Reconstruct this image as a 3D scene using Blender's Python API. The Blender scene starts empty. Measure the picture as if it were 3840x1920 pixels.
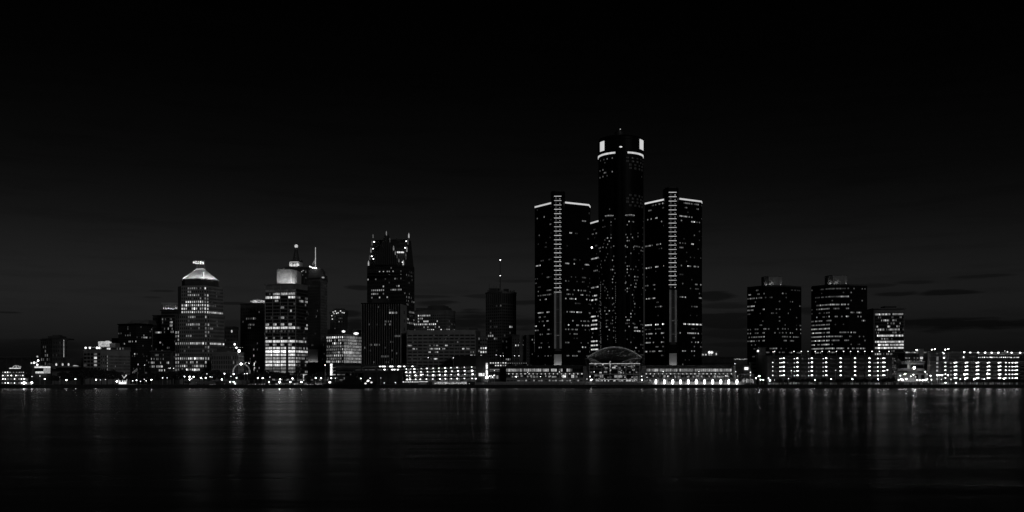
import bpy, math, random
import numpy as np
R = math.radians
rng = random.Random(7)

# ------------------------------------------------------------------ camera
F = 3680.0            # focal length in photo pixels (3840 wide)
HOR = 1427.0          # horizon row in the photo
CAMZ = 6.0            # camera height above the river
sc = bpy.context.scene
cam_d = bpy.data.cameras.new('camera')
cam = bpy.data.objects.new('camera', cam_d)
sc.collection.objects.link(cam)
cam.location = (0, 0, CAMZ)
cam.rotation_euler = (R(90), 0, 0)
cam_d.sensor_width = 36.0
cam_d.lens = 36.0 * F / 3840.0
cam_d.shift_y = (HOR - 960.0) / 3840.0
cam_d.clip_end = 60000
cam_d.clip_start = 0.5
sc.camera = cam

# ------------------------------------------------------------------ world (night sky, last of the dusk)
world = bpy.data.worlds.new('World')
sc.world = world
world.use_nodes = True
wt = world.node_tree
wt.nodes.clear()
SUN_EL, SUN_AZ = R(4.0), R(150.0)      # low light from behind and to the right of the camera


def wn(kind, **kw):
    n = wt.nodes.new(kind)
    for k, v in kw.items():
        setattr(n, k, v)
    return n


def wm(op, a, b=None, c=None, clamp=False):
    n = wt.nodes.new('ShaderNodeMath')
    n.operation = op
    n.use_clamp = clamp
    for i, v in enumerate((a, b, c)):
        if v is None:
            continue
        if hasattr(v, 'links'):
            wt.links.new(v, n.inputs[i])
        else:
            n.inputs[i].default_value = v
    return n.outputs[0]


sky = wn('ShaderNodeTexSky', sky_type='NISHITA', sun_disc=False, sun_elevation=SUN_EL, sun_rotation=SUN_AZ)
bw = wn('ShaderNodeRGBToBW')
wt.links.new(sky.outputs[0], bw.inputs[0])
tc = wn('ShaderNodeTexCoord')
sep = wn('ShaderNodeSeparateXYZ')
wt.links.new(tc.outputs['Generated'], sep.inputs[0])
el = wm('ARCSINE', sep.outputs[2])
az = wm('ARCTAN2', sep.outputs[0], sep.outputs[1])
# brightness falls with height above the horizon
ramp = wn('ShaderNodeValToRGB')
ramp.color_ramp.interpolation = 'LINEAR'
cr = ramp.color_ramp
SKY_STOPS = [(0.0, 0.34), (0.021, 0.44), (0.048, 0.58), (0.075, 0.70), (0.102, 0.67), (0.13, 0.52), (0.157, 0.35), (0.198, 0.20), (0.25, 0.12), (0.297, 0.06), (0.36, 0.032), (1.0, 0.02)]
while len(cr.elements) < len(SKY_STOPS):
    cr.elements.new(0.5)
for e, (p, v) in zip(cr.elements, SKY_STOPS):
    e.position = p
    e.color = (v, v, v, 1)
wt.links.new(wm('MULTIPLY', el, 1.0, clamp=True), ramp.inputs[0])
elev = ramp.outputs[0]
# thin dark clouds: warped ellipses in azimuth / elevation, and faint streaks all round
comb = wn('ShaderNodeCombineXYZ')
wt.links.new(wm('MULTIPLY', az, 7.0), comb.inputs[0])
wt.links.new(wm('MULTIPLY', el, 75.0), comb.inputs[1])
nz = wn('ShaderNodeTexNoise')
nz.inputs['Scale'].default_value = 1.0
nz.inputs['Detail'].default_value = 5.0
nz.inputs['Roughness'].default_value = 0.6
wt.links.new(comb.outputs[0], nz.inputs['Vector'])
warp = wm('SUBTRACT', nz.outputs[0], 0.5)
CLOUDS = [  # photo x, y, half width, half height, depth
    (3560, 1212, 300, 26, .62), (3400, 1225, 200, 16, .4), (3830, 1205, 190, 17, .55),
    (2700, 1205, 130, 26, .55), (2760, 1245, 150, 14, .4), (2680, 1118, 70, 14, .55), (2720, 1148, 90, 9, .4), (3030, 1160, 60, 14, .45),
    (3360, 1098, 66, 9, .55), (3560, 1096, 95, 10, .6), (3430, 1055, 60, 8, .4), (3680, 1036, 90, 9, .4), (3290, 1070, 60, 9, .4),
    (1960, 1136, 110, 12, .5), (1770, 1206, 100, 26, .6), (1640, 1138, 70, 12, .5), (1600, 1112, 90, 6, .4), (1800, 1108, 60, 8, .4),
    (1950, 1208, 80, 22, .5), (1940, 1052, 70, 6, .3), (1345, 1080, 46, 9, .5), (1300, 1176, 55, 14, .55), (1330, 1220, 40, 14, .6), (870, 1138, 60, 5, .5), (610, 1090, 40, 4, .4), (570, 1114, 30, 3, .3),
    (20, 1172, 45, 3, .45), (150, 1294, 150, 16, .35), (90, 1320, 160, 22, .4), (860, 1215, 60, 12, .25), (2780, 1290, 120, 10, .3), (1000, 1300, 700, 24, .25)]
dark = None
for (x, y, w, h, d) in CLOUDS:
    a0 = math.atan((x - 1920) / F)
    e0 = math.atan((HOR - y) / F * math.cos(a0))
    dx = wm('MULTIPLY', wm('SUBTRACT', az, a0), F / (w * 1.25))
    dy = wm('MULTIPLY', wm('SUBTRACT', el, e0), F / (h * 1.25))
    dy = wm('ADD', dy, wm('MULTIPLY', warp, 4.2))
    rr = wm('ADD', wm('MULTIPLY', dx, dx), wm('MULTIPLY', dy, dy))
    m = wm('MULTIPLY', wm('MULTIPLY', wm('SUBTRACT', 1.12, rr), 1.3, clamp=True), d)
    dark = m if dark is None else wm('MAXIMUM', dark, m)
streak = wm('MULTIPLY', wm('SUBTRACT', nz.outputs[0], 0.5, clamp=True), 0.9)
dark = wm('MAXIMUM', dark, streak)
keep = wm('SUBTRACT', 1.0, dark, clamp=True)
val = wm('MULTIPLY', wm('MULTIPLY', bw.outputs[0], elev), keep)
bg = wn('ShaderNodeBackground')
wt.links.new(val, bg.inputs[0])
bg.inputs[1].default_value = 0.0060
wo = wn('ShaderNodeOutputWorld')
wt.links.new(bg.outputs[0], wo.inputs[0])
world.cycles.sampling_method = 'MANUAL'
world.cycles.sample_map_resolution = 512

# ------------------------------------------------------------------ the one sun lamp, added as faint light on the facades
sun_d = bpy.data.lights.new('sun', 'SUN')
sun_d.energy = 0.13
sun_d.angle = R(12)
sun_d.color = (1, 1, 1)
sun = bpy.data.objects.new('sun', sun_d)
sc.collection.objects.link(sun)
# light travels away from the sun position (azimuth measured from +Y towards +X)
sun.rotation_euler = (R(90) - R(14), 0, math.pi - SUN_AZ)

vs = sc.view_settings
vs.view_transform = 'Standard'
vs.look = 'None'
vs.exposure = 0.0
vs.gamma = 1.0
vs.use_curve_mapping = False
sc.cycles.use_denoising = True
sc.cycles.max_bounces = 5
sc.cycles.diffuse_bounces = 2
sc.cycles.glossy_bounces = 2
sc.cycles.transparent_max_bounces = 8
sc.cycles.sample_clamp_indirect = 2.0
sc.cycles.caustics_reflective = False
sc.cycles.caustics_refractive = False

# ------------------------------------------------------------------ helpers
C = sc.collection
LAND = 2.7            # height of the quay above the water
SHORE = 760.0


def X(px, Y):
    return (px - 1920.0) / F * Y


def Z(py, Y):
    return CAMZ + (HOR - py) / F * Y


MATS = {}


def mat(name, val=0.2, rough=0.7, spec=0.3, var=0.35, scale=0.35, bump=0.0, metal=0.0, stretch=None):
    m = bpy.data.materials.new(name)
    m.use_nodes = True
    nt = m.node_tree
    b = nt.nodes['Principled BSDF']
    b.inputs['Roughness'].default_value = rough
    b.inputs['Specular IOR Level'].default_value = spec
    b.inputs['Metallic'].default_value = metal
    t = nt.nodes.new('ShaderNodeTexCoord')
    n = nt.nodes.new('ShaderNodeTexNoise')
    n.inputs['Scale'].default_value = scale
    n.inputs['Detail'].default_value = 6
    if stretch:
        mp = nt.nodes.new('ShaderNodeMapping')
        mp.inputs['Scale'].default_value = stretch
        nt.links.new(t.outputs['Object'], mp.inputs[0])
        nt.links.new(mp.outputs[0], n.inputs['Vector'])
    else:
        nt.links.new(t.outputs['Object'], n.inputs['Vector'])
    r = nt.nodes.new('ShaderNodeMapRange')
    r.inputs[1].default_value = 0.25
    r.inputs[2].default_value = 0.75
    r.inputs[3].default_value = val * (1 - var)
    r.inputs[4].default_value = val * (1 + var)
    nt.links.new(n.outputs[0], r.inputs[0])
    nt.links.new(r.outputs[0], b.inputs['Base Color'])
    if bump:
        bp = nt.nodes.new('ShaderNodeBump')
        bp.inputs['Strength'].default_value = bump
        bp.inputs['Distance'].default_value = 0.1
        nt.links.new(n.outputs[0], bp.inputs['Height'])
        nt.links.new(bp.outputs[0], b.inputs['Normal'])
    MATS[name] = m
    return m


def emit(name, strength, vary=0.45, grain=0.5):
    """a lit window, a lamp, or a part whose light is put into its own glow: grey emission that differs from piece to piece and inside each piece"""
    m = bpy.data.materials.new(name)
    m.use_nodes = True
    nt = m.node_tree
    nt.nodes.clear()
    out = nt.nodes.new('ShaderNodeOutputMaterial')
    e = nt.nodes.new('ShaderNodeEmission')
    e.inputs[0].default_value = (1, 1, 1, 1)
    nt.links.new(e.outputs[0], out.inputs[0])
    if vary or grain:
        oi = nt.nodes.new('ShaderNodeObjectInfo')
        ge = nt.nodes.new('ShaderNodeNewGeometry')
        ad = nt.nodes.new('ShaderNodeMath'); ad.operation = 'ADD'
        nt.links.new(oi.outputs['Random'], ad.inputs[0]); nt.links.new(ge.outputs['Random Per Island'], ad.inputs[1])
        fr = nt.nodes.new('ShaderNodeMath'); fr.operation = 'FRACT'
        nt.links.new(ad.outputs[0], fr.inputs[0])
        mr = nt.nodes.new('ShaderNodeMapRange')
        mr.inputs[3].default_value = strength * (1 - vary); mr.inputs[4].default_value = strength * (1 + vary)
        nt.links.new(fr.outputs[0], mr.inputs[0])
        nz_ = nt.nodes.new('ShaderNodeTexNoise'); nz_.inputs['Scale'].default_value = 0.9; nz_.inputs['Detail'].default_value = 3
        nt.links.new(ge.outputs['Position'], nz_.inputs['Vector'])
        m2 = nt.nodes.new('ShaderNodeMapRange')
        m2.inputs[1].default_value = 0.3; m2.inputs[2].default_value = 0.7
        m2.inputs[3].default_value = 1 - grain; m2.inputs[4].default_value = 1 + grain
        nt.links.new(nz_.outputs[0], m2.inputs[0])
        mu = nt.nodes.new('ShaderNodeMath'); mu.operation = 'MULTIPLY'
        nt.links.new(mr.outputs[0], mu.inputs[0]); nt.links.new(m2.outputs[0], mu.inputs[1])
        nt.links.new(mu.outputs[0], e.inputs[1])
    else:
        e.inputs[1].default_value = strength
    MATS[name] = m
    return m


mat('stone_light', .34, .8, .2, .25, .12, .2)
mat('stone_mid', .22, .8, .2, .3, .12, .2)
mat('stone_dark', .10, .8, .2, .3, .12, .2)
mat('stone_black', .05, .8, .2, .3, .12, .2)
mat('brick', .14, .85, .15, .35, .3, .2)
mat('concrete', .28, .85, .2, .25, .2, .2)
mat('concrete_dark', .07, .9, .15, .35, .2, .2)
mat('glass_black', .008, .4, .06, .3, .1)
mat('glass_dark', .012, .25, .2, .4, .2)
mat('metal_dark', .05, .5, .4, .3, .5)
mat('metal_light', .45, .4, .5, .2, .5)
mat('paint_white', .7, .5, .4, .15, .4)
mat('roofing', .06, .9, .1, .3, .3)
mat('bark', .07, .9, .1, .4, 3, .5)
mat('foliage', .055, .8, .2, .5, 1.2)
mat('foliage_floodlit', .11, .8, .2, .5, 1.2)  # lighter copy of foliage, with floodlight on the trees put into the colour
mat('paving', .13, .85, .2, .35, .4, .3)
mat('lawn', .05, .9, .1, .5, .6, .3)
mat('seawall_stone', .045, .85, .2, .5, .5, .4)
mat('ship_paint', .02, .5, .3, .4, .3)
mat('boat_white', .55, .5, .4, .2, .6)
LV = {}
for i_, s_ in enumerate((0.022, 0.055, 0.13, 0.30, 0.66, 1.4)):
    LV[i_] = emit('lit_window_%d' % i_, s_)
emit('strip_light', 0.62, .15, .1)
emit('strip_bright', 0.55, .2, .15)
emit('panel_white', 0.62, .05, .06)
emit('lamp_star', 55, .2, 0)
emit('lamp_bright', 13, .35, 0)
emit('lamp_mid', 3.8, .4, 0)
emit('lamp_dim', 0.8, .5, 0)
emit('flood', 45.0, .2, 0)
emit('flood_strong', 210.0, .2, 0)
emit('flood_weak', 16.0, .2, 0)
emit('flood_faint', 5.0, .2, 0)
emit('garage_lamp', 7.0, .35, 0)
emit('garage_lamp_small', 2.6, .4, 0)
emit('column_glow', 6.5, .2, .2)


class MB:
    def __init__(self):
        self.v = []; self.f = []; self.m = []

    def add(self, vs, fs, mi=0):
        o = len(self.v)
        self.v.extend(vs)
        self.f.extend([tuple(i + o for i in q) for q in fs])
        self.m.extend([mi] * len(fs))
        return self

    def frustum(self, p0, z0, p1, z1, mi=0):
        n = len(p0)
        vs = [(x, y, z0) for x, y in p0] + [(x, y, z1) for x, y in p1]
        fs = [tuple(range(n - 1, -1, -1)), tuple(range(n, 2 * n))]
        fs += [(i, (i + 1) % n, (i + 1) % n + n, i + n) for i in range(n)]
        return self.add(vs, fs, mi)

    def prism(self, p, z0, z1, mi=0):
        return self.frustum(p, z0, p, z1, mi)

    def bx(self, x0, x1, y0, y1, z0, z1, mi=0):
        return self.prism([(x0, y0), (x1, y0), (x1, y1), (x0, y1)], z0, z1, mi)

    def ob(self, p, u, s0, s1, d0, d1, z0, z1, mi=0):
        """box along wall direction u from p; d measured outwards"""
        n = (u[1], -u[0])
        q = lambda s, d: (p[0] + u[0] * s + n[0] * d, p[1] + u[1] * s + n[1] * d)
        return self.prism([q(s0, d1), q(s1, d1), q(s1, d0), q(s0, d0)], z0, z1, mi)

    def tube(self, a, b, r0, r1=None, n=6, mi=0):
        r1 = r0 if r1 is None else r1
        a = np.array(a, float); b = np.array(b, float)
        d = b - a; L = np.linalg.norm(d)
        if L < 1e-6:
            return self
        d /= L
        h = np.array((0, 0, 1.0)) if abs(d[2]) < .9 else np.array((1.0, 0, 0))
        s = np.cross(d, h); s /= np.linalg.norm(s); t = np.cross(s, d)
        vs = []
        for c, r in ((a, r0), (b, r1)):
            for k in range(n):
                an = -2 * math.pi * k / n
                vs.append(tuple(c + r * (math.cos(an) * s + math.sin(an) * t)))
        fs = [(i, (i + 1) % n, (i + 1) % n + n, i + n) for i in range(n)]
        fs += [tuple(range(n - 1, -1, -1)), tuple(range(n, 2 * n))]
        return self.add(vs, fs, mi)

    def lathe(self, cx, cy, prof, n=24, mi=0):
        vs = []
        for r, z in prof:
            for k in range(n):
                a = 2 * math.pi * k / n
                vs.append((cx + r * math.cos(a), cy + r * math.sin(a), z))
        fs = []
        for j in range(len(prof) - 1):
            for k in range(n):
                k2 = (k + 1) % n
                fs.append((j * n + k, j * n + k2, (j + 1) * n + k2, (j + 1) * n + k))
        fs.append(tuple(range(n - 1, -1, -1)))
        fs.append(tuple(range((len(prof) - 1) * n, len(prof) * n)))
        return self.add(vs, fs, mi)

    def ball(self, c, r, mi=0, sx=1, sy=1, sz=1, n=8, k=5):
        prof = []
        vs = [(c[0], c[1], c[2] - r * sz)]
        for j in range(1, k):
            t = math.pi * j / k
            for i in range(n):
                a = 2 * math.pi * i / n
                vs.append((c[0] + r * sx * math.sin(t) * math.cos(a), c[1] + r * sy * math.sin(t) * math.sin(a), c[2] - r * sz * math.cos(t)))
        vs.append((c[0], c[1], c[2] + r * sz))
        fs = [(0, 1 + (i + 1) % n, 1 + i) for i in range(n)]
        for j in range(k - 2):
            for i in range(n):
                i2 = (i + 1) % n
                fs.append((1 + j * n + i, 1 + j * n + i2, 1 + (j + 1) * n + i2, 1 + (j + 1) * n + i))
        l = len(vs) - 1
        fs += [(l, 1 + (k - 2) * n + i, 1 + (k - 2) * n + (i + 1) % n) for i in range(n)]
        return self.add(vs, fs, mi)

    def mesh(self, name, mats, off=(0, 0, 0), smooth=False):
        me = bpy.data.meshes.new(name)
        vs = np.array(self.v, float) - np.array(off)
        me.from_pydata(vs.tolist(), [], self.f)
        for mm in mats:
            me.materials.append(MATS[mm] if isinstance(mm, str) else mm)
        if len(mats) > 1:
            me.polygons.foreach_set('material_index', self.m)
        if smooth:
            me.polygons.foreach_set('use_smooth', [True] * len(self.f))
        return me

    def build(self, name, mats, parent=None, smooth=False, kind=None):
        if not isinstance(mats, (list, tuple)):
            mats = [mats]
        off = wloc(parent) if parent is not None else (0, 0, 0)
        me = self.mesh(name, mats, off, smooth)
        o = bpy.data.objects.new(name, me)
        C.objects.link(o)
        if parent is not None:
            o.parent = parent
        if kind:
            o['kind'] = kind
        return o


def wloc(o):
    l = np.array(o.location, float)
    while o.parent is not None:
        o = o.parent
        l = l + np.array(o.location, float)
    return l


def tag(o, label, cat, group=None):
    o['label'] = label
    o['category'] = cat
    if group:
        o['group'] = group
    return o


def thing(name, label, cat, loc, group=None):
    o = bpy.data.objects.new(name, None)
    o.empty_display_size = 1
    C.objects.link(o)
    o.location = loc
    return tag(o, label, cat, group)


def struct(mb, name, m):
    o = mb.build(name, m)
    o['kind'] = 'structure'
    return o


def inst(name, me, parent, wpos, rz=0.0):
    o = bpy.data.objects.new(name, me)
    C.objects.link(o)
    if parent is not None:
        o.parent = parent
        l = wloc(parent)
        o.location = (wpos[0] - l[0], wpos[1] - l[1], wpos[2] - l[2])
    else:
        o.location = wpos
    o.rotation_euler = (0, 0, rz)
    return o


def ordn(n):
    return '%d%s' % (n, 'th' if 10 <= n % 100 <= 20 else {1: 'st', 2: 'nd', 3: 'rd'}.get(n % 10, 'th'))


def hsh(*a):
    return random.Random(hash(a) & 0xffffffff).random()


PANES = {}


def pane_mesh(w, h, m):
    k = (round(w, 1), round(h, 1), m)
    if k not in PANES:
        b = MB().bx(-w / 2, w / 2, -.06, .06, -h / 2, h / 2)
        PANES[k] = b.mesh('window', [LV[m] if isinstance(m, int) else m])
    return PANES[k]


def lit_level(spec, r, c, nr, nc, seed):
    """spec: list of (rows, from, to, probability, level); later entries win"""
    for rows, a, b, p, lv in reversed(spec):
        if rows != '*' and r not in rows:
            continue
        f = (c + .5) / nc
        if not (a <= f <= b):
            continue
        q = .55 * hsh(seed, r, c // 3) + .45 * hsh(seed, r, c, 1)
        # q is not uniform: widen it
        q = min(1, max(0, (q - .5) * 1.35 + .5))
        if p > 1:
            return lv
        if q < p:
            d = hsh(seed, r, c, 2)
            l = lv + (-1 if d < .28 else (1 if d > .9 else 0))
            return max(0, min(5, l))
        return None
    return None


class Building:
    """a thing with a core, facade frames and windows; corners run left to right along the sides that face the river"""

    def __init__(self, name, label, corners, ytop, back=40, wall='stone_mid', base=LAND, cat='building', group=None, near=None, core=None, cap=True):
        self.pts = [(X(px, Y), Y) for px, Y in corners]
        nr = near if near is not None else min(range(len(corners)), key=lambda i: corners[i][1])
        self.Y = corners[nr][1]
        self.ztop = Z(ytop, self.Y)
        self.base = base
        self.wall = wall
        (xf, yf), (xl, yl) = self.pts[0], self.pts[-1]
        yb = max(p[1] for p in self.pts) + back
        xr = xl * yb / yl if xl < 0 else xl
        xL = xf * yb / yf if xf > 0 else xf
        self.poly = self.pts + [(xr, yb), (xL, yb)]
        cx = sum(p[0] for p in self.pts) / len(self.pts); cy = min(p[1] for p in self.pts)
        self.t = thing(name, label, cat, (cx, cy, base), group)
        b = MB().prism(self.poly, base, self.ztop)
        b.build('wall', core or wall, self.t)
        if cap:
            k = 1.0 + 1.2 / max(10, abs(self.poly[-2][0] - self.poly[-1][0]))
            mx = sum(p[0] for p in self.poly) / len(self.poly); my = sum(p[1] for p in self.poly) / len(self.poly)
            pp = [(mx + (x - mx) * k, my + (y - my) * k) for x, y in self.poly]
            MB().prism(pp, self.ztop - .5, self.ztop + .35).build('parapet', wall, self.t)
        self.win = []
        self.seed = hash(label) & 0xffff if False else sum(ord(ch) * (i + 1) for i, ch in enumerate(label)) % 99991

    def seg(self, i):
        a, b = self.pts[i], self.pts[i + 1]
        L = math.hypot(b[0] - a[0], b[1] - a[1])
        return a, ((b[0] - a[0]) / L, (b[1] - a[1]) / L), L

    def face(self, i, c, r, w=.6, h=.55, top=2.0, bot=4.0, lit=(), frame=None, depth=.35, dark='glass_dark', only_lit=False, z0=None, z1=None, s0=0, s1=None, split=False, stagger=False):
        p, u, L = self.seg(i)
        s1 = L if s1 is None else s1
        z0 = self.base + bot if z0 is None else z0
        z1 = self.ztop - top if z1 is None else z1
        fh = (z1 - z0) / r; cw = (s1 - s0) / c
        rz = math.atan2(u[1], u[0])
        n = (u[1], -u[0])
        fr = frame or self.wall
        lit = list(lit)
        if fr != 'none':
            mb = MB()
            sp = []
            for k in range(r + 1):
                za = z0 + (k - (1 - h) / 2) * fh if k else z0 - .02
                zb = z0 + (k + (1 - h) / 2) * fh if k < r else z1 + .02
                (mb.ob(p, u, s0, s1, 0, depth - .05, za, zb) if not split else sp.append(('spandrel', MB().ob(p, u, s0, s1, 0, depth - .05, za, zb))))
            if w < .999:
                for k in range(c + 1):
                    sa = s0 + (k - (1 - w) / 2) * cw if k else s0
                    sb = s0 + (k + (1 - w) / 2) * cw if k < c else s1
                    (mb.ob(p, u, sa, sb, 0, depth, z0 - .1, z1 + .1) if not split else sp.append(('pier', MB().ob(p, u, sa, sb, 0, depth, z0 - .1, z1 + .1))))
            if split:
                for nm, q in sp:
                    q.build(nm, fr, self.t)
            else:
                mb.build('facade_frame', fr, self.t)
        for k in range(r):
            row = r - 1 - k
            for j in range(c):
                lv = lit_level(lit, row, j, r, c, self.seed + i * 77)
                if lv is None and only_lit:
                    continue
                s = s0 + (j + .5) * cw
                if stagger and row % 2:
                    s += cw * .25
                z = z0 + (k + .5) * fh
                self.win.append((-1 if lv is None else lv, p[0] + u[0] * s + n[0] * .05, p[1] + u[1] * s + n[1] * .05, z, rz, cw * w + .02, fh * h + .02, dark))
        return self

    def done(self, cap=300):
        self.win.sort(key=lambda q: (-q[0], -q[5] * q[6]))
        big, rest = self.win[:cap], self.win[cap:]
        for lv, x, y, z, rz, w, h, dk in big:
            inst('window', pane_mesh(w, h, lv if lv >= 0 else dk), self.t, (x, y, z), rz)
        if rest:
            mb = MB(); names = []
            for lv, x, y, z, rz, w, h, dk in rest:
                key = LV[lv] if lv >= 0 else dk
                if key not in names:
                    names.append(key)
                u = (math.cos(rz), math.sin(rz))
                mb.ob((x, y), u, -w / 2, w / 2, -.06, .06, z - h / 2, z + h / 2, names.index(key))
            mb.build('window_panes', names, self.t, kind='stuff')
        return self

    def extra(self, name, mb, m, **k):
        return mb.build(name, m, self.t, **k)


def block(mb, x0, x1, Y, y0, y1, depth, mi=0):
    """box from photo columns x0..x1 and rows y0 (top)..y1 at depth Y"""
    return mb.bx(X(x0, Y), X(x1, Y), Y, Y + depth, Z(y1, Y), Z(y0, Y), mi)


def flood(t, x, y, z, w=1.2, name='floodlight', d=.6, m='flood'):
    """a dark housing whose upper face shines up and back at the wall behind it"""
    b = MB()
    v = [(x - w / 2, y - d / 2, z - .3), (x + w / 2, y - d / 2, z - .3), (x + w / 2, y + d / 2, z - .3), (x - w / 2, y + d / 2, z - .3),
         (x - w / 2, y - d / 2, z), (x + w / 2, y - d / 2, z), (x + w / 2, y + d / 2, z), (x - w / 2, y + d / 2, z)]
    v[6] = (v[6][0], v[6][1], z - .28); v[7] = (v[7][0], v[7][1], z - .28)
    b.add(v, [(3, 2, 1, 0), (0, 1, 5, 4), (1, 2, 6, 5), (2, 3, 7, 6), (3, 0, 4, 7)], 0)
    b.add([(x - w / 2 + .05, y - d / 2 + .05, z - .05), (x + w / 2 - .05, y - d / 2 + .05, z - .05), (x + w / 2 - .05, y + d / 2 - .05, z - .28), (x - w / 2 + .05, y + d / 2 - .05, z - .28)], [(0, 1, 2, 3)], 1)
    return b.build(name, ['metal_dark', m], t)

# ------------------------------------------------------------------ the setting
def water_material():
    m = bpy.data.materials.new('river_water')
    m.use_nodes = True
    nt = m.node_tree
    nt.nodes.clear()
    out = nt.nodes.new('ShaderNodeOutputMaterial')
    mix = nt.nodes.new('ShaderNodeMixShader')
    deep = nt.nodes.new('ShaderNodeBsdfDiffuse')
    deep.inputs[0].default_value = (.05, .05, .05, 1)
    gl = nt.nodes.new('ShaderNodeBsdfGlossy')
    gl.inputs['Roughness'].default_value = WATER_ROUGH
    fre = nt.nodes.new('ShaderNodeFresnel')
    fre.inputs[0].default_value = 1.333
    # ripples turn their near sides to the viewer, so a choppy river mirrors less than still water
    pw = nt.nodes.new('ShaderNodeMath'); pw.operation = 'POWER'; pw.inputs[1].default_value = WATER_POW
    sc_ = nt.nodes.new('ShaderNodeMath'); sc_.operation = 'MULTIPLY'; sc_.inputs[1].default_value = WATER_REF
    # wind lanes: smoother and choppier stretches of the river
    tl = nt.nodes.new('ShaderNodeTexCoord'); ml = nt.nodes.new('ShaderNodeMapping'); nl = nt.nodes.new('ShaderNodeTexNoise'); rl = nt.nodes.new('ShaderNodeMapRange'); mu = nt.nodes.new('ShaderNodeMath')
    ml.inputs['Scale'].default_value = (.006, .045, 1); ml.inputs['Rotation'].default_value = (0, 0, R(-3))
    nl.inputs['Scale'].default_value = 1; nl.inputs['Detail'].default_value = 4; nl.inputs['Roughness'].default_value = .6
    rl.inputs[1].default_value = .3; rl.inputs[2].default_value = .7; rl.inputs[3].default_value = .55; rl.inputs[4].default_value = 1.3
    mu.operation = 'MULTIPLY'; mu.use_clamp = True
    nt.links.new(tl.outputs['Object'], ml.inputs[0]); nt.links.new(ml.outputs[0], nl.inputs['Vector']); nt.links.new(nl.outputs[0], rl.inputs[0])
    nt.links.new(fre.outputs[0], pw.inputs[0]); nt.links.new(pw.outputs[0], sc_.inputs[0])
    nt.links.new(sc_.outputs[0], mu.inputs[0]); nt.links.new(rl.outputs[0], mu.inputs[1]); nt.links.new(mu.outputs[0], mix.inputs[0])
    nt.links.new(deep.outputs[0], mix.inputs[1]); nt.links.new(gl.outputs[0], mix.inputs[2]); nt.links.new(mix.outputs[0], out.inputs[0])
    t = nt.nodes.new('ShaderNodeTexCoord')
    bump = None
    for (sx, sy, st, det) in ((.012, .07, .30, 4), (.05, .32, .08, 5)):
        mp = nt.nodes.new('ShaderNodeMapping')
        mp.inputs['Scale'].default_value = (sx, sy, 1)
        mp.inputs['Rotation'].default_value = (0, 0, R(4))
        nt.links.new(t.outputs['Object'], mp.inputs[0])
        n = nt.nodes.new('ShaderNodeTexNoise')
        n.inputs['Scale'].default_value = 1
        n.inputs['Detail'].default_value = det
        n.inputs['Roughness'].default_value = .55
        nt.links.new(mp.outputs[0], n.inputs['Vector'])
        bp = nt.nodes.new('ShaderNodeBump')
        bp.inputs['Strength'].default_value = 1.0
        bp.inputs['Distance'].default_value = st
        nt.links.new(n.outputs[0], bp.inputs['Height'])
        if bump:
            nt.links.new(bump.outputs[0], bp.inputs['Normal'])
        bump = bp
    nt.links.new(bump.outputs[0], gl.inputs['Normal'])
    MATS['river_water'] = m


WATER_ROUGH = 0.225
WATER_POW, WATER_REF = 3.0, 1.0
water_material()
struct(MB().add([(-6000, -1500, 0), (6000, -1500, 0), (6000, SHORE + 3, 0), (-6000, SHORE + 3, 0)], [(0, 1, 2, 3)]), 'river', 'river_water')
struct(MB().add([(-9000, SHORE + 1.5, LAND), (9000, SHORE + 1.5, LAND), (9000, 30000, LAND), (-9000, 30000, LAND)], [(0, 1, 2, 3)]), 'ground', 'paving')
sw = bpy.data.objects.new('seawall', None)
C.objects.link(sw); sw['kind'] = 'structure'; sw.location = (0, SHORE, 0)
MB().bx(-1500, 1500, SHORE, SHORE + 2, -3, LAND - .35).build('wall', 'seawall_stone', sw)
pan = MB().bx(-6, 6, -.12, .05, -.1, LAND - .8).mesh('wall_panel', ['seawall_stone'])
cop = MB().bx(-6.1, 6.1, -.3, 1.7, LAND - .349, LAND + .12).mesh('coping_stone', ['concrete_dark'])
for k in range(-36, 37):
    inst('wall_panel', pan, sw, (k * 12.3, SHORE, 0))
    inst('coping_stone', cop, sw, (k * 12.3, SHORE, 0))
struct(MB().bx(X(100, 775), X(1180, 775), 768, 800, LAND + .004, LAND + .1), 'lawn', 'lawn')
struct(MB().bx(X(2870, 775), X(3900, 775), 766, 776, LAND + .004, LAND + .1), 'grass_verge', 'lawn')

# ------------------------------------------------------------------ far left: arena, brown tower, halls
B = Building('arena', 'dark windowless arena hall with ribbed walls behind the lit riverboat', [(-60, 900), (115, 900)], 1341, 60, 'concrete_dark')
rib = MB()
for px in (-40, -10, 23, 54, 80, 113):
    MB().bx(X(px, 899.4), X(px + 2, 899.4), 899.3, 900.2, LAND, B.ztop).build('rib', 'stone_dark', B.t)
MB().bx(X(-60, 899), X(115, 899), 898.8, 900, B.ztop - 1, B.ztop + .6).build('cornice', 'stone_mid', B.t)
B.done()

B = Building('apartment_tower', 'dark brown tower with stepped roof and a dotted line of lamps, far left', [(153, 1150), (196, 1140), (252, 1152)], 1272, 30, 'stone_dark')
B.face(0, 6, 9, .5, .55, 1.5, 6, [('*', 0, 1, .12, 1), ([3, 4, 5], 0, .7, .55, 2), ([7], 0, .6, .5, 3), ([2], .4, 1, .5, 2)])
B.face(1, 9, 9, .4, .55, 1.5, 6, [('*', 0, 1, .03, 0)])
b = MB(); block(b, 156, 250, 1150, 1268, 1273, 20); block(b, 180, 226, 1150, 1260, 1269, 16); block(b, 197, 220, 1152, 1256, 1262, 10); B.extra('roof_steps', b, 'stone_dark')
for k in range(14):
    MB().ball((X(226, 1134), 1143, Z(1276 + k * 4.7, 1140)), .55).build('marker_lamp', LV[3], B.t)
B.done()

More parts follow.
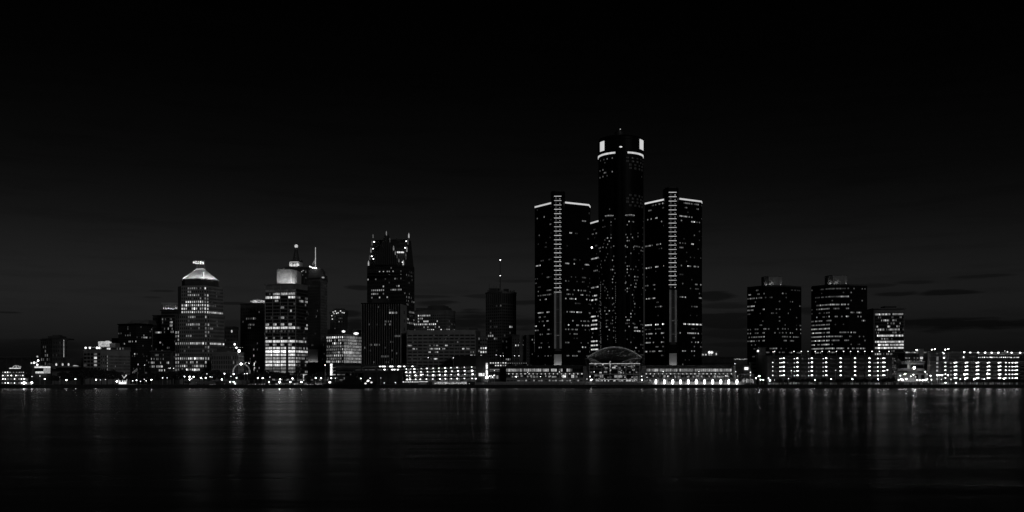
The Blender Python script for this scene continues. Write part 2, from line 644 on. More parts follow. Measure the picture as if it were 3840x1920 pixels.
B = Building('convention_hall', 'long low grey convention hall with flat canopy behind the plaza trees', [(120, 930), (420, 930)], 1374, 60, 'stone_mid')
b = MB(); block(b, 190, 420, 918, 1376, 1379, 14); block(b, 150, 200, 920, 1370, 1377, 12); B.extra('canopy', b, 'stone_dark')
b = MB(); block(b, 262, 305, 935, 1344, 1380, 30); block(b, 248, 263, 936, 1347, 1380, 20); B.extra('roof_block', b, 'stone_dark')
for k, px in enumerate((211, 235, 257)):
    MB().ball((X(px, 917), 917, Z(1367, 917)), .8, sz=1.6).build('hanging_lamp', LV[4], B.t)
    MB().bx(X(px, 917) - .1, X(px, 917) + .1, 916.9, 917.1, Z(1366, 917), Z(1362, 917)).build('lamp_arm', 'metal_dark', B.t)
MB().frustum([(X(273, 916), 916), (X(292, 916), 916), (X(292, 916), 918), (X(273, 916), 918)], Z(1373, 916), [(X(276, 916), 916.4), (X(283, 916), 916.4), (X(283, 916), 918), (X(276, 916), 918)], Z(1369.5, 916)).build('lit_skylight', LV[3], B.t)
B.done()

B = Building('glass_pavilion', 'brilliantly lit pavilion with white screen wall and curved corner beside the riverboat', [(118, 862), (176, 860), (190, 866), (195, 876)], 1371, 20, 'stone_dark')
b = MB(); block(b, 129, 186, 858, 1374, 1379.5, 1.5); B.extra('light_band', b, LV[4])
b = MB(); block(b, 163, 186, 858, 1380, 1400, 1.5); B.extra('lit_screen', b, LV[3])
b = MB(); block(b, 133, 162, 858, 1393, 1400, 1.5); B.extra('lit_counter', b, LV[4])
b = MB(); block(b, 130, 162, 858.5, 1381, 1392, 1); B.extra('dark_glazing', b, 'glass_dark')
b = MB()
for k in range(6):
    a = R(90 - k * 18)
    b.tube((X(178, 858) + 3 * math.cos(a), 858, Z(1374, 858) + 3 * math.sin(a) - 1), (X(178, 858) + 5.5 * math.cos(a), 862, Z(1374, 858) + 5.0 * math.sin(a) - 2), .25)
B.extra('fins', b, 'metal_light')
for px, py, l in ((128, 1360, 'lamp_mid'), (118, 1361.5, 'lamp_dim'), (136, 1360, 'lamp_dim'), (140, 1368, 'lamp_mid'), (143, 1352, 'lamp_mid'), (140, 1337, 'lamp_dim')):
    MB().ball((X(px, 856), 856, Z(py, 856)), .75).build('roof_lamp', l, B.t)
    MB().tube((X(px, 856), 857, Z(py, 856)), (X(px, 856), 861, Z(1372, 860)), .12).build('lamp_arm', 'metal_dark', B.t)
B.done()

# ------------------------------------------------------------------ white seven-storey block with lit drum
B = Building('office_block', 'pale seven-storey office block with a glowing white drum sign on its roof', [(314, 880), (378, 872), (400, 872), (488, 886)], 1312, 30, 'stone_light')
B.face(0, 5, 6, .86, .58, 2.2, 9, [('*', 0, 1, .12, 1), ([0, 1, 2, 3], .6, .8, .9, 3)])
B.face(1, 3, 6, .5, .5, 4.5, 9, [('*', 0, 1, .35, 0)])
B.face(2, 18, 6, .42, .55, 4.5, 9, [('*', 0, 1, .08, 1), ('*', 0, .055, 1.1, 3)])
b = MB(); block(b, 376, 464, 880, 1301, 1313, 16); B.extra('penthouse', b, 'stone_mid')
for k in range(16):
    MB().bx(X(380 + k * 5.2, 879), X(383 + k * 5.2, 879), 879.6, 880.1, Z(1311, 879), Z(1304, 879)).build('penthouse_window', LV[2] if k in (11, 13, 15) else 'glass_dark', B.t)
MB().bx(X(400, 878), X(411, 878), 878.5, 879.5, Z(1313, 878), Z(1304.5, 878)).build('lit_doorway', LV[4], B.t)
b = MB(); block(b, 411, 433, 884, 1286, 1302, 10); B.extra('lift_house', b, 'stone_light')
b = MB(); block(b, 316, 372, 882, 1300.5, 1303, 12); B.extra('terrace_roof', b, 'metal_light')
for px in (321, 337, 364, 372):
    MB().ball((X(px, 878), 878, Z(1304.5, 878)), .85).build('terrace_lamp', 'lamp_mid', B.t)
    MB().bx(X(px, 878) - .1, X(px, 878) + .1, 878.6, 878.8, B.ztop, Z(1303, 878)).build('terrace_post', 'metal_dark', B.t)
MB().lathe(X(386, 884), 888, [(4.6, Z(1299, 884)), (5.4, Z(1297, 884)), (5.6, Z(1282, 884)), (5.2, Z(1280.5, 884))], 24).build('drum_sign', LV[3], B.t)
MB().ball((X(400, 876), 878, Z(1283, 876)), 1.3, sx=2.2).build('sign_floodlight', LV[4], B.t)
MB().ball((X(411.5, 876), 878, Z(1284.5, 876)), .7).build('sign_spot', LV[4], B.t)
B.done()

# ------------------------------------------------------------------ dark tower and its neighbours
B = Building('office_tower', 'near-black tower with thin vertical ribs and a low pyramid penthouse, left skyline', [(444, 1010), (512, 1000), (570, 1012)], 1214, 40, 'glass_black')
B.face(0, 16, 24, .72, .7, 2, 8, [('*', 0, 1, .09, 1), ([0], .3, .7, .3, 1), ([7, 8], .3, 1, .22, 3), ([13], 0, 1, .2, 3)], frame='metal_dark', depth=.25)
B.face(1, 16, 24, .72, .7, 2, 8, [('*', 0, 1, .10, 1), ([4, 5], .3, .8, .35, 3), ([1, 2], .8, 1, .5, 1), ([18], 0, .5, .3, 3)], frame='metal_dark', depth=.25)
p0 = [(X(470, 1004), 1006), (X(551, 1004), 1006), (X(551, 1004), 1034), (X(470, 1004), 1034)]
p1 = [(X(484, 1004), 1012), (X(549, 1004), 1012), (X(549, 1004), 1030), (X(484, 1004), 1030)]
B.extra('penthouse', MB().frustum(p0, B.ztop, p1, Z(1198, 1004)), 'concrete')
b = MB(); block(b, 419, 447, 1020, 1268, 1430, 30); B.extra('annex', b, 'glass_black')
B.done()

B = Building('office_slab', 'narrow dark slab with a few lit floors left of the lit-crown tower', [(573, 1090), (606, 1090)], 1183, 30, 'stone_dark')
B.face(0, 9, 18, .75, .5, 2, 6, [('*', 0, 1, .1, 1), ([4], .3, 1, .9, 3), ([7, 8], .3, 1, .4, 2), ([12], .3, 1, .7, 3)])
B.done()

B = Building('office_tower', 'banded office tower with floodlit white crown beside the pyramid-roofed tower', [(605, 1060), (662, 1056), (676, 1080)], 1163, 20, 'stone_dark')
B.face(0, 16, 21, .9, .62, 1, 6, [('*', 0, 1, .07, 1), ([3, 4, 5, 6], .45, .8, .55, 3), ([3], 0, .5, .1, 1)], frame='stone_mid')
B.face(1, 5, 21, .8, .6, 1, 6, [('*', 0, 1, .1, 1)])
b = MB(); block(b, 605, 664, 1058, 1135, 1142, 18); block(b, 607, 662, 1062, 1142, 1163, 14); B.extra('crown', b, 'paint_white')
for k in range(9):
    MB().bx(X(608 + k * 6.2, 1058), X(611 + k * 6.2, 1058), 1059.2, 1061.9, Z(1141, 1058), Z(1163, 1058)).build('crown_fin', 'paint_white', B.t)
    flood(B.t, X(611.5 + k * 6.2, 1058), 1060.2, Z(1158.5, 1058), 1.0, 'crown_floodlight')
B.done()

B = Building('low_office', 'five-storey dark office with curved cornice and rows of lit windows behind trees', [(566, 884), (640, 880), (652, 890)], 1318, 24, 'stone_dark')
B.face(0, 15, 7, .5, .5, 1.5, 4, [('*', 0, 1, .1, 1), ([1], 0, .8, .5, 2), ([2], 0, .9, .55, 4), ([3], 0, 1, .6, 4), ([4], .3, .8, .45, 4), ([0], 0, .4, .4, 2)])
B.extra('cornice', MB().ob(B.pts[0], B.seg(0)[1], -.5, B.seg(0)[2] + .5, 0, .9, B.ztop - .1, B.ztop + .8), 'stone_mid')
B.done()

# ------------------------------------------------------------------ pyramid-roofed tower
lit9 = [('*', 0, 1, .16, 1)]
B = Building('office_tower', 'octagonal stone tower under a floodlit pyramid roof with four flagpoles', [(657, 912), (674, 904), (766, 900), (786, 906), (840, 922)], 1177, 34, 'stone_light')
nlow = 14
rows_low = [(0, .3, .75, .45, 3), (1, .3, .8, .3, 2), (2, .25, .8, .6, 3), (4, 0, .5, .35, 3), (5, 0, .6, .45, 3), (7, 0, 1, .5, 3), (7, .5, 1, .95, 4), (8, .6, 1, .25, 3), (11, 0, 1, .95, 4), (12, 0, 1, .4, 3), (13, 0, 1, .7, 3)]
spec = lit9 + [([r_], a_, b_, p_, l_) for r_, a_, b_, p_, l_ in rows_low]
B.face(1, 12, nlow + 2, .55, .55, 1, 8, spec + [([14], 0, .8, .9, 4)])
B.face(0, 2, nlow + 2, .5, .6, 1, 8, [('*', 0, 1, .3, 2), ([4, 5, 6, 7, 10, 11, 12, 13], 0, 1, .9, 3)])
B.face(2, 2, nlow + 2, .5, .6, 1, 8, [('*', 0, 1, .3, 2), ([7, 11, 12], 0, 1, .9, 3)])
B.face(3, 13, nlow + 2, .6, .5, 1, 8, [('*', 0, 1, .06, 1), ([7], 0, 1, .95, 4), ([3], 0, .3, .5, 2)])
up = [(X(px, Y), Y) for px, Y in ((667, 915), (680, 906), (764, 902), (783, 908), (836, 924))]
yb = 948
upoly = up + [(up[-1][0] * yb / up[-1][1], yb), (up[0][0], yb)]
z_up = Z(1070, 902)
B.extra('upper_storeys', MB().prism(upoly, B.ztop, z_up), 'stone_light')
save = B.pts, B.ztop
B.pts = up
B.face(1, 11, 8, .55, .55, z0=B.ztop + .4, z1=z_up - 1, lit=lit9 + [([0, 1], .3, .9, .5, 3), ([2], .3, .8, .7, 3), ([5], 0, 1, .95, 4), ([4], 0, 1, .8, 4), ([6, 7], 0, 1, .95, 4)])
B.face(2, 2, 8, .5, .6, z0=B.ztop + .4, z1=z_up - 1, lit=[('*', 0, 1, .5, 3), ([5, 6, 7], 0, 1, 1.1, 4)])
B.face(3, 12, 8, .6, .5, z0=B.ztop + .4, z1=z_up - 1, lit=[('*', 0, 1, .08, 1), ([7], 0, 1, .95, 4), ([5], 0, .6, .6, 2)])
B.pts, _ = save


def ngon(pxs, Y0, Y1, ch):
    (a, b_) = pxs
    k = min(8, (Y1 - Y0) / 3)
    return [(X(a + ch, Y0), Y0), (X(b_ - ch, Y0), Y0), (X(b_, Y0 + k), Y0 + k), (X(b_, Y1 - k), Y1 - k), (X(b_ - ch, Y1), Y1), (X(a + ch, Y1), Y1), (X(a, Y1 - k), Y1 - k), (X(a, Y0 + k), Y0 + k)]


zc0, zc1 = z_up, Z(1043, 906)
AP = lambda q: [(X(px, Y), Y) for px, Y in q]
B.extra('attic_drum', MB().prism(AP(((682, 916), (693, 909), (760, 905), (772, 908), (820, 924), (814, 944), (690, 944))), zc0, zc1), 'stone_dark')
B.extra('attic_ledge', MB().prism(AP(((680, 915), (692, 907.5), (761, 903.5), (774, 906.5), (822, 923.5), (815, 945), (688, 945))), zc1 - 1.2, zc1 - .6), 'stone_mid')
e0 = AP(((684, 912.5), (764, 905), (816, 923), (808, 945), (692, 945))); e1 = AP(((737, 922), (761.5, 919.5), (768, 926), (765, 931), (738, 931)))
zr0, zr1 = Z(1043, 906), Z(1009, 918)
PR = B.extra('pyramid_roof', MB().frustum(e0, zr0 + .05, e1, zr1), 'paint_white')
for (x_, y_), (x2, y2) in zip(e0, e1):
    MB().tube((x_, y_, zr0 + .3), (x2, y2, zr1 + .2), .16).build('roof_rib', 'paint_white', PR)
MB().prism(AP(((735.5, 921.5), (762, 918.8), (769.5, 926), (766, 932), (737, 932))), zr1, Z(1005.5, 918)).build('crown_platform', LV[3], PR)  # platform glows by emission, light put into it without a lamp
# gutter floodlights that wash the roof
for k in range(11):
    px, yy = (686 + k * 11.2, 908.4 - k * .95) if k < 7 else (774 + (k - 7) * 13.5, 902.2 + (k - 7) * 4.6)
    MB().tube((X(px, yy), yy, zr0 - .9), (X(px, yy + 5), yy + 5, zr0 - 1.0), .12, n=4).build('floodlight_bracket', 'metal_dark', B.t)
    flood(B.t, X(px, yy), yy, zr0 - .6, 2.6, 'roof_floodlight', 1.4, 'flood_strong' if k not in (4, 5) else 'flood_weak')
for k, px in enumerate((739, 748.5, 757, 766)):
    FP = MB().tube((X(px, 922), 922, zr1 + .4), (X(px, 922), 922, Z(975, 920)), .28).build('flagpole', LV[1], B.t)  # pole glows itself, the light on it put into its material
    fl = MB()
    ph = [(0, 0), (1, .25), (2, -.1), (3, .3), (4.1, 0)]
    zt = Z(978 + (k % 2) * 2, 920)
    for q in range(4):
        (d0, o0), (d1, o1) = ph[q], ph[q + 1]
        xa, xb = X(px, 922) - d0 * .95, X(px, 922) - d1 * .95
        fl.add([(xa, 922 + o0, zt + o0 * .6), (xb, 922 + o1, zt + o1 * .6 - .3), (xb, 922 + o1, zt - 2.3 + o1 * .5), (xa, 922 + o0, zt - 2.3 + o0 * .5),
                (xa, 922.1 + o0, zt + o0 * .6), (xb, 922.1 + o1, zt + o1 * .6 - .3), (xb, 922.1 + o1, zt - 2.3 + o1 * .5), (xa, 922.1 + o0, zt - 2.3 + o0 * .5)],
               [(0, 1, 2, 3), (7, 6, 5, 4), (0, 4, 5, 1), (1, 5, 6, 2), (2, 6, 7, 3), (3, 7, 4, 0)])
    fl.build('flag', 'paint_white', FP)
    flood(B.t, X(px, 920) - 1.4, 920.4, zr1 + 1.0, .8, 'flag_floodlight', .6, 'flood_strong')
B.done()

# ------------------------------------------------------------------ stone hall, gridded tower
B = Building('low_block', 'small dark block with one bright lamp between pyramid tower and gridded tower', [(838, 960), (893, 960)], 1229, 30, 'stone_dark')
B.face(0, 10, 12, .5, .6, 3, 8, [('*', 0, 1, .03, 0)])
MB().ball((X(868, 955), 956, Z(1242, 955)), .7, sz=1.8).build('wall_lamp', LV[4], B.t)
MB().ball((X(879, 955), 956, Z(1291, 955)), .9).build('wall_lamp', 'lamp_mid', B.t)
b = MB(); block(b, 846, 880, 958, 1224, 1230, 12); B.extra('roof_house', b, 'stone_dark')
B.done()

B = Building('stone_hall', 'six-storey classical stone hall with tall windows and a floodlit right end', [(794, 868), (893, 862), (914, 872)], 1322, 24, 'stone_light')
B.face(0, 15, 5, .5, .7, 2.5, 5, [('*', 0, 1, .04, 1), ([0], .4, .6, .5, 2), ([1], .8, 1, .3, 2)])
B.face(1, 4, 5, .5, .6, 3, 5, [('*', 0, 1, .1, 1)], frame='paint_white')  # right face made white: the light falling on it is put into the colour
B.extra('cornice', MB().ob(B.pts[0], B.seg(0)[1], -.6, B.seg(0)[2] + .3, 0, 1.0, B.ztop - 1.1, B.ztop + .5), 'stone_light')
b = MB(); block(b, 814, 878, 872, 1307, 1323, 12); block(b, 824, 836, 874, 1301, 1310, 6); block(b, 846, 862, 874, 1303, 1310, 6); B.extra('roof_plant', b, 'stone_dark')
b = MB(); block(b, 858, 880, 866, 1302, 1304, 6); block(b, 890, 908, 866, 1302, 1303.4, 5); B.extra('roof_canopy', b, 'metal_light')
MB().ball((X(896, 860), 861, Z(1315.5, 860)), 1.0).build('roof_lamp', 'lamp_bright', B.t)
MB().ball((X(885.5, 862), 863, Z(1304, 862)), .7).build('roof_lamp', 'lamp_mid', B.t)
MB().tube((X(896, 860), 861.2, B.ztop - 2), (X(896, 860), 861.2, Z(1316, 860)), .12).build('lamp_post', 'metal_dark', B.t)
B.done()

B = Building('office_tower', 'dark gridded brick tower with a small floodlit pediment behind the glowing office', [(902, 972), (996, 962), (1012, 980)], 1137, 30, 'brick')
B.face(0, 14, 22, .5, .6, 4, 8, [('*', 0, 1, .035, 1), ([3], .1, .7, .3, 2), ([5, 6, 7], .3, .6, .3, 2), ([15], .4, .7, .2, 3), ([17], .6, .9, .4, 3)])
B.extra('cornice', MB().ob(B.pts[0], B.seg(0)[1], -.5, B.seg(0)[2] + .3, 0, .8, B.ztop - .8, B.ztop + .4), 'stone_mid')
b = MB()
gz0, gz1 = Z(1137, 966), Z(1121, 966)
xa, xb, xm = X(939, 966), X(996, 966), X(966, 966)
b.add([(xa, 965, gz0), (xb, 965, gz0), (xb, 965, gz1 - 1.6), (xm, 965, gz1), (xa, 965, gz1 - 1.8), (xa, 976, gz0), (xb, 976, gz0), (xb, 976, gz1 - 1.6), (xm, 976, gz1), (xa, 976, gz1 - 1.8)],
      [(0, 1, 2, 3, 4), (9, 8, 7, 6, 5), (0, 5, 6, 1), (1, 6, 7, 2), (2, 7, 8, 3), (3, 8, 9, 4), (4, 9, 5, 0)])
B.extra('pediment', b, 'paint_white')
for px in (944, 955, 966, 977, 988):
    flood(B.t, X(px, 962.5), 963.6, gz0 + .7, .9, 'pediment_floodlight', .6, 'flood_weak')
b = MB()
for px in (941, 955, 969, 983):
    block(b, px, px + 8, 963.9, 1152, 1166, 2)
B.extra('arched_bays', b, 'stone_dark')
B.done()

# ------------------------------------------------------------------ glowing office with banded windows
B = Building('office_tower', 'glass office tower glowing with broad bands of lit floors, white penthouse on top', [(995, 856), (1109, 850), (1153, 868)], 1065, 30, 'concrete')
NR = 26
rw = {1: (.27, 1, 1.1, 3), 2: (.26, .49, 1.1, 4), 5: (.5, .6, 1.1, 2), 4: (.8, 1, .4, 2), 6: (.8, 1, .4, 3), 8: (.5, .6, .6, 3), 10: (0, 1, .4, 3), 11: (0, 1, 1.1, 4), 13: (0, 1, .12, 2), 14: (0, 1, .12, 2),
      15: (0, 1, 1.1, 4), 16: (0, 1, .45, 3), 17: (0, 1, .85, 4), 18: (0, 1, 1.1, 5), 19: (0, 1, 1.1, 4), 20: (0, 1, 1.1, 3), 21: (0, 1, 1.1, 4), 22: (0, 1, 1.1, 4), 23: (0, 1, 1.1, 2), 24: (0, 1, 1.1, 2), 25: (0, 1, 1.1, 3)}
sp_ = [('*', 0, 1, .05, 1), ([0], 0, 1, 1.1, 0), ([2], 0, .24, 1.1, 4), ([2], .76, 1, 1.1, 4), ([3], .3, .42, 1.1, 3)] + [([k], a_, b_, p_, l_) for k, (a_, b_, p_, l_) in rw.items()]  # top row: dim window glow stands in for lamplight on the blank floor
for bay in range(4):
    p_, u_, L_ = B.seg(0)
    w_ = L_ / 4
    B.face(0, 4, NR, .98, .64, top=4.0, bot=6.5, lit=[(r_, (a_ * 4 - bay) if r_ != '*' else 0, (b_ * 4 - bay) if r_ != '*' else 1, q_, l_) for r_, a_, b_, q_, l_ in sp_], frame='stone_mid', s0=bay * w_ + .35, s1=(bay + 1) * w_ - .35, depth=.3)
for bay in range(5):
    B.extra('pier', MB().ob(p_, u_, bay * w_ - .36, bay * w_ + .36, 0, .55, LAND, B.ztop - .6), 'stone_light')
rs = {2: (.1, 1, .5, 2), 3: (.1, 1, .7, 3), 4: (0, 1, .3, 2), 10: (.4, 1, .6, 3), 11: (0, 1, .8, 3), 14: (.4, 1, .5, 3), 15: (0, 1, .9, 3), 17: (0, 1, .7, 2), 18: (0, 1, 1.1, 4), 19: (0, 1, .8, 2), 20: (0, 1, .7, 2), 21: (0, 1, .7, 3), 22: (0, 1, .8, 1), 24: (.4, 1, .7, 2), 25: (0, 1, 1.1, 3)}
B.face(1, 8, NR, .92, .6, top=4.0, bot=6.5, lit=[('*', 0, 1, .08, 0)] + [([k], a_, b_, p2_, l_) for k, (a_, b_, p2_, l_) in rs.items()], frame='concrete_dark')
for k in (4, 6, 7, 8, 10, 11):
    MB().ball((X(1000 + k * 9.2, 848), 849.3, Z(1098, 848)), .3).build('ledge_lamp', LV[4], B.t)
pw = [(X(1038, 862), 862), (X(1092, 858), 858), (X(1113, 866), 866), (X(1113, 866), 884), (X(1038, 862), 884)]
PH = B.extra('penthouse', MB().prism(pw, B.ztop + .36, Z(1011, 860)), 'paint_white')
pr = MB()
for k in range(19):
    pr.tube((X(1038.5 + k * 2.9, 862), 861.9 - k * .21, B.ztop + .4), (X(1038.5 + k * 2.9, 862), 861.9 - k * .21, Z(1009, 860)), .14)
pr.build('penthouse_ribs', 'paint_white', PH)
for k in range(9):
    flood(B.t, X(1040 + k * 8.6, 854.5), 854.6 + (k > 6) * (k - 6) * 2.4 - .45 * max(0, k - 2) * (k < 7), B.ztop + .75, 3.6, 'penthouse_floodlight', 1.3, 'flood_weak')
B.done()
ch = thing('chimney_stack', 'slim dark square stack standing before the glowing banded office tower', 'chimney', (X(1075.5, 838), 838, LAND))
b = MB(); block(b, 1072, 1079, 838, 1298, 1440, 2); b.build('shaft', 'stone_dark', ch)
b = MB(); block(b, 1071.2, 1079.8, 837.8, 1296.5, 1298, 2.4); b.build('cap', 'stone_dark', ch)

# ------------------------------------------------------------------ tower with orb mast, tower with flagpole
B = Building('stepped_tower', 'dark stepped tower with a lit crown block and lattice mast holding a glowing orb', [(1066, 1120), (1150, 1116), (1160, 1130)], 1003, 30, 'stone_dark')
b = MB(); block(b, 1073, 1138, 1122, 1000, 1004, 18); B.extra('setback', b, 'stone_dark')
b = MB(); block(b, 1085, 1121, 1124, 980, 1001, 12); b.prism([(X(1121, 1124), 1124.1), (X(1134, 1130), 1132), (X(1132, 1136), 1136), (X(1121, 1124), 1135)], Z(1001, 1124), Z(982, 1124)); B.extra('crown_block', b, 'paint_white')
for px in (1089, 1099, 1109, 1119):
    flood(B.t, X(px, 1122), 1121.6, Z(998, 1122), 2.4, 'crown_floodlight', 1.2, 'flood_weak')
for k, px in enumerate((1095, 1101, 1108)):
    MB().bx(X(px, 1123.5), X(px + 2, 1123.5), 1123.6, 1124.2, Z(996, 1123), Z(986, 1123)).build('crown_window', 'glass_dark', B.t)
b = MB(); block(b, 1091, 1128, 1126, 974, 981, 10); block(b, 1098, 1122, 1127, 969, 975, 8); B.extra('mast_base', b, 'stone_dark')
b = MB()
lx = [(X(1101, 1130), 1128), (X(1119, 1130), 1128), (X(1119, 1130), 1133), (X(1101, 1130), 1133)]
cx_, cy_, zt_ = X(1110.5, 1130), 1130.5, Z(928, 1130)
zb_ = Z(970, 1130)
for (x_, y_) in lx:
    b.tube((x_, y_, zb_), (cx_ + (x_ - cx_) * .3, cy_ + (y_ - cy_) * .3, zt_), .35)
for k in range(6):
    t_ = k / 6; t2 = (k + 1) / 6
    for q in range(4):
        (xa, ya), (xb, yb) = lx[q], lx[(q + 1) % 4]
        s_ = 1 - .7 * t_; s2 = 1 - .7 * t2
        b.tube((cx_ + (xa - cx_) * s_, cy_ + (ya - cy_) * s_, zb_ + (zt_ - zb_) * t_), (cx_ + (xb - cx_) * s2, cy_ + (yb - cy_) * s2, zb_ + (zt_ - zb_) * t2), .2)
LM = B.extra('lattice_mast', b, 'metal_dark')
MB().ball((cx_, cy_, Z(923, 1130)), 2.0, n=16, k=10).build('orb', LV[4], LM)
for px, py in ((1136, 1014), (1131, 1018), (1120, 1022)):
    MB().ball((X(px, 1114), 1115, Z(py, 1114)), .5).build('ledge_lamp', LV[4], B.t)
b = MB()
for k in range(8):
    block(b, 1068 + k * 10, 1071 + k * 10, 1115, 1010, 1060, 3)
B.extra('buttress', b, 'stone_dark')
B.face(0, 14, 10, .5, .6, z0=Z(1066, 1116), z1=Z(1012, 1116), lit=[('*', 0, 1, .05, 1), ('*', .85, 1, .25, 2)])
B.done()

B = Building('stepped_tower', 'dark slender brick tower with stepped crown and tall floodlit flagpole', [(1150, 968), (1202, 960), (1226, 975)], 1041, 30, 'brick')
B.face(0, 12, 34, .4, .6, 3, 6, [('*', 0, 1, .015, 1)], frame='stone_dark')
B.face(1, 6, 34, .45, .55, 3, 6, [('*', 0, 1, .12, 0)], frame='stone_mid')
b = MB(); block(b, 1154, 1216, 964, 1030, 1042, 16); block(b, 1157, 1210, 965, 1013, 1031, 14); block(b, 1162, 1205, 966, 1006, 1014, 12); block(b, 1172, 1196, 967, 1002, 1007, 8); B.extra('crown_steps', b, 'brick')
FP = MB().tube((X(1183, 968), 968, Z(1003, 968)), (X(1183, 968), 968, Z(927, 968)), .42, .3).build('flagpole', LV[3], B.t)  # floodlight on the pole is put into its own glow
fl = MB()
for q in range(5):
    xa, xb = X(1183 - q * 2.3, 968), X(1183 - (q + 1) * 2.3, 968)
    za = Z(968 + q * 3.6, 968); zb = Z(968 + (q + 1) * 3.6, 968)
    oa, ob_ = .3 * math.sin(q * 1.5), .3 * math.sin((q + 1) * 1.5)
    fl.add([(xa, 967.9 + oa, za), (xb, 967.9 + ob_, zb), (xb, 967.9 + ob_, zb - 4.2 + q * .3), (xa, 967.9 + oa, za - 4.6 + q * .3), (xa, 968.1 + oa, za), (xb, 968.1 + ob_, zb), (xb, 968.1 + ob_, zb - 4.2 + q * .3), (xa, 968.1 + oa, za - 4.6 + q * .3)],
           [(0, 1, 2, 3), (7, 6, 5, 4), (0, 4, 5, 1), (1, 5, 6, 2), (2, 6, 7, 3), (3, 7, 4, 0)])
fl.build('flag', 'paint_white', FP)
for px, py in ((1166, 1001), (1172, 1004), (1178, 1004), (1185, 1005), (1161, 999)):
    MB().ball((X(px, 962), 963, Z(py, 962)), .55).build('flag_floodlight', 'lamp_mid', B.t)
    MB().tube((X(px, 962), 963, Z(py, 962)), (X(px, 962), 964, Z(1015, 964)), .15).build('lamp_post', 'metal_dark', B.t)
MB().bx(X(1207, 958), X(1214, 958), 958, 961, Z(1042, 958), Z(1038, 958)).build('ledge_light', LV[3], B.t)
b = MB(); block(b, 1155, 1192, 955, 1310, 1358, 8); B.extra('lower_wing', b, 'stone_light')
for px in (1159, 1168, 1177, 1186):
    flood(B.t, X(px, 952), 953.2, Z(1358, 952), 1.0, 'wing_floodlight', .5, 'flood_weak')
MB().bx(X(1150, 950), X(1232, 950), 950, 956, LAND, Z(1359, 950)).build('podium', 'stone_dark', B.t)
B.done()

# ------------------------------------------------------------------ white precast block, crowned tower behind
B = Building('stepped_tower', 'distant dark tower with crown of bright points above the white precast block', [(1238, 1300), (1290, 1300), (1304, 1312)], 1172, 30, 'stone_dark')
b = MB(); block(b, 1246, 1298, 1302, 1163, 1173, 18); block(b, 1254, 1288, 1304, 1157, 1164, 12); B.extra('crown_steps', b, 'stone_dark')
for px in (1250, 1257, 1262, 1272, 1281, 1291):
    MB().tube((X(px, 1303), 1303, Z(1164, 1303)), (X(px, 1303), 1303, Z(1152 + (px % 5), 1303)), .4, .1).build('pinnacle', 'stone_dark', B.t)
for px, py in ((1249, 1170), (1252, 1176), (1257, 1167), (1262, 1175), (1268, 1173), (1277, 1166), (1283, 1172), (1290, 1173), (1244, 1184), (1246, 1196)):
    MB().ball((X(px, 1297), 1297.5, Z(py, 1297)), .8).build('crown_lamp', LV[4], B.t)
B.face(0, 10, 14, .5, .7, 2, 60, [('*', 0, 1, .05, 1)])
B.done()

B = Building('office_block', 'white precast office block, deep-set windows all lit, dark attic with two signs', [(1224, 892), (1289, 880), (1357, 902)], 1255, 30, 'stone_light', core='metal_dark')
B.face(0, 9, 9, .5, .62, .8, 19.0, [('*', 0, 1, .97, 3), ([0, 1], 0, 1, .97, 5), ([2, 3], 0, 1, .9, 4), ([7], .2, .9, .9, 4), ([5, 6], .4, 1, .95, 4)], frame='stone_mid', stagger=True, depth=.4)
B.face(1, 24, 9, .55, .78, .8, 19.0, [('*', 0, 1, 1.1, 4), ([0, 1, 2], 0, 1, 1.1, 3), ([0, 1, 2], .2, .7, 1.1, 4), ([5], 0, .5, 1.1, 5), ([6, 7, 8], .3, 1, 1.1, 4)], frame='stone_mid', depth=.4)
ap = [(X(1227, 893), 894), (X(1262, 893), 888), (X(1289, 884), 883), (X(1354, 902), 903), (X(1354, 930), 930), (X(1227, 893), 930)]
B.extra('attic', MB().prism(ap, B.ztop + .36, Z(1233, 882)), 'concrete_dark')
for (px, py, w_, Y_) in ((1289, 1243, 6, 881), (1336, 1251, 9, 894)):
    MB().ball((X(px, Y_), Y_ - 1, Z(py, Y_)), 1.2, sx=w_ / 4.5, sy=.3, sz=.85).build('roof_sign', LV[5], B.t)
B.extra('cornice', MB().ob(B.pts[1], B.seg(1)[1], 0, B.seg(1)[2], .4, .8, B.ztop - .6, B.ztop + .3), 'paint_white')
B.done()

# ------------------------------------------------------------------ gothic tower
B = Building('gothic_tower', 'tall dark tower with pointed gables and glowing corner spires', [(1377, 1012), (1522, 1000), (1553, 1022)], 992, 40, 'stone_black', cap=False)
NRG = 30
lg = [('*', 0, 1, .05, 1), ([1], .15, .75, .35, 3), ([2], .15, 1, .3, 3), ([3], 0, .3, .3, 3), ([5], .4, .9, .2, 3), ([6], .1, 1, .85, 3), ([7], .1, .45, .7, 3), ([8, 9, 10], .1, .9, .15, 3)]
B.face(0, 20, NRG, .58, .42, 1, 8, lg, frame='stone_black')
B.face(1, 9, NRG, .55, .5, 1, 8, [('*', 0, 1, .08, 1), ([2], .3, 1, .5, 2), ([8, 9], 0, 1, .4, 2), ([12, 14, 15], 0, 1, .6, 3), ([19, 20], 0, 1, .5, 2)], frame='stone_black')
zb_ = B.ztop
zr_ = Z(893, 1006)
lowp = [(X(1380, 1012), 1014), (X(1520, 1002), 1003), (X(1551, 1022), 1023), (X(1540, 1046), 1046), (X(1380, 1012), 1046)]
topp = [(X(1398, 1012), 1020), (X(1526, 1012), 1012), (X(1541, 1026), 1027), (X(1534, 1040), 1040), (X(1398, 1012), 1040)]
B.extra('steep_roof', MB().frustum(lowp, zb_, topp, zr_), 'roofing')
ax, az_ = X(1447.5, 1000), Z(870, 1000)
hw0 = X(1495, 1000) - ax
g = MB()
yf, ybk = 1001.5, 1024
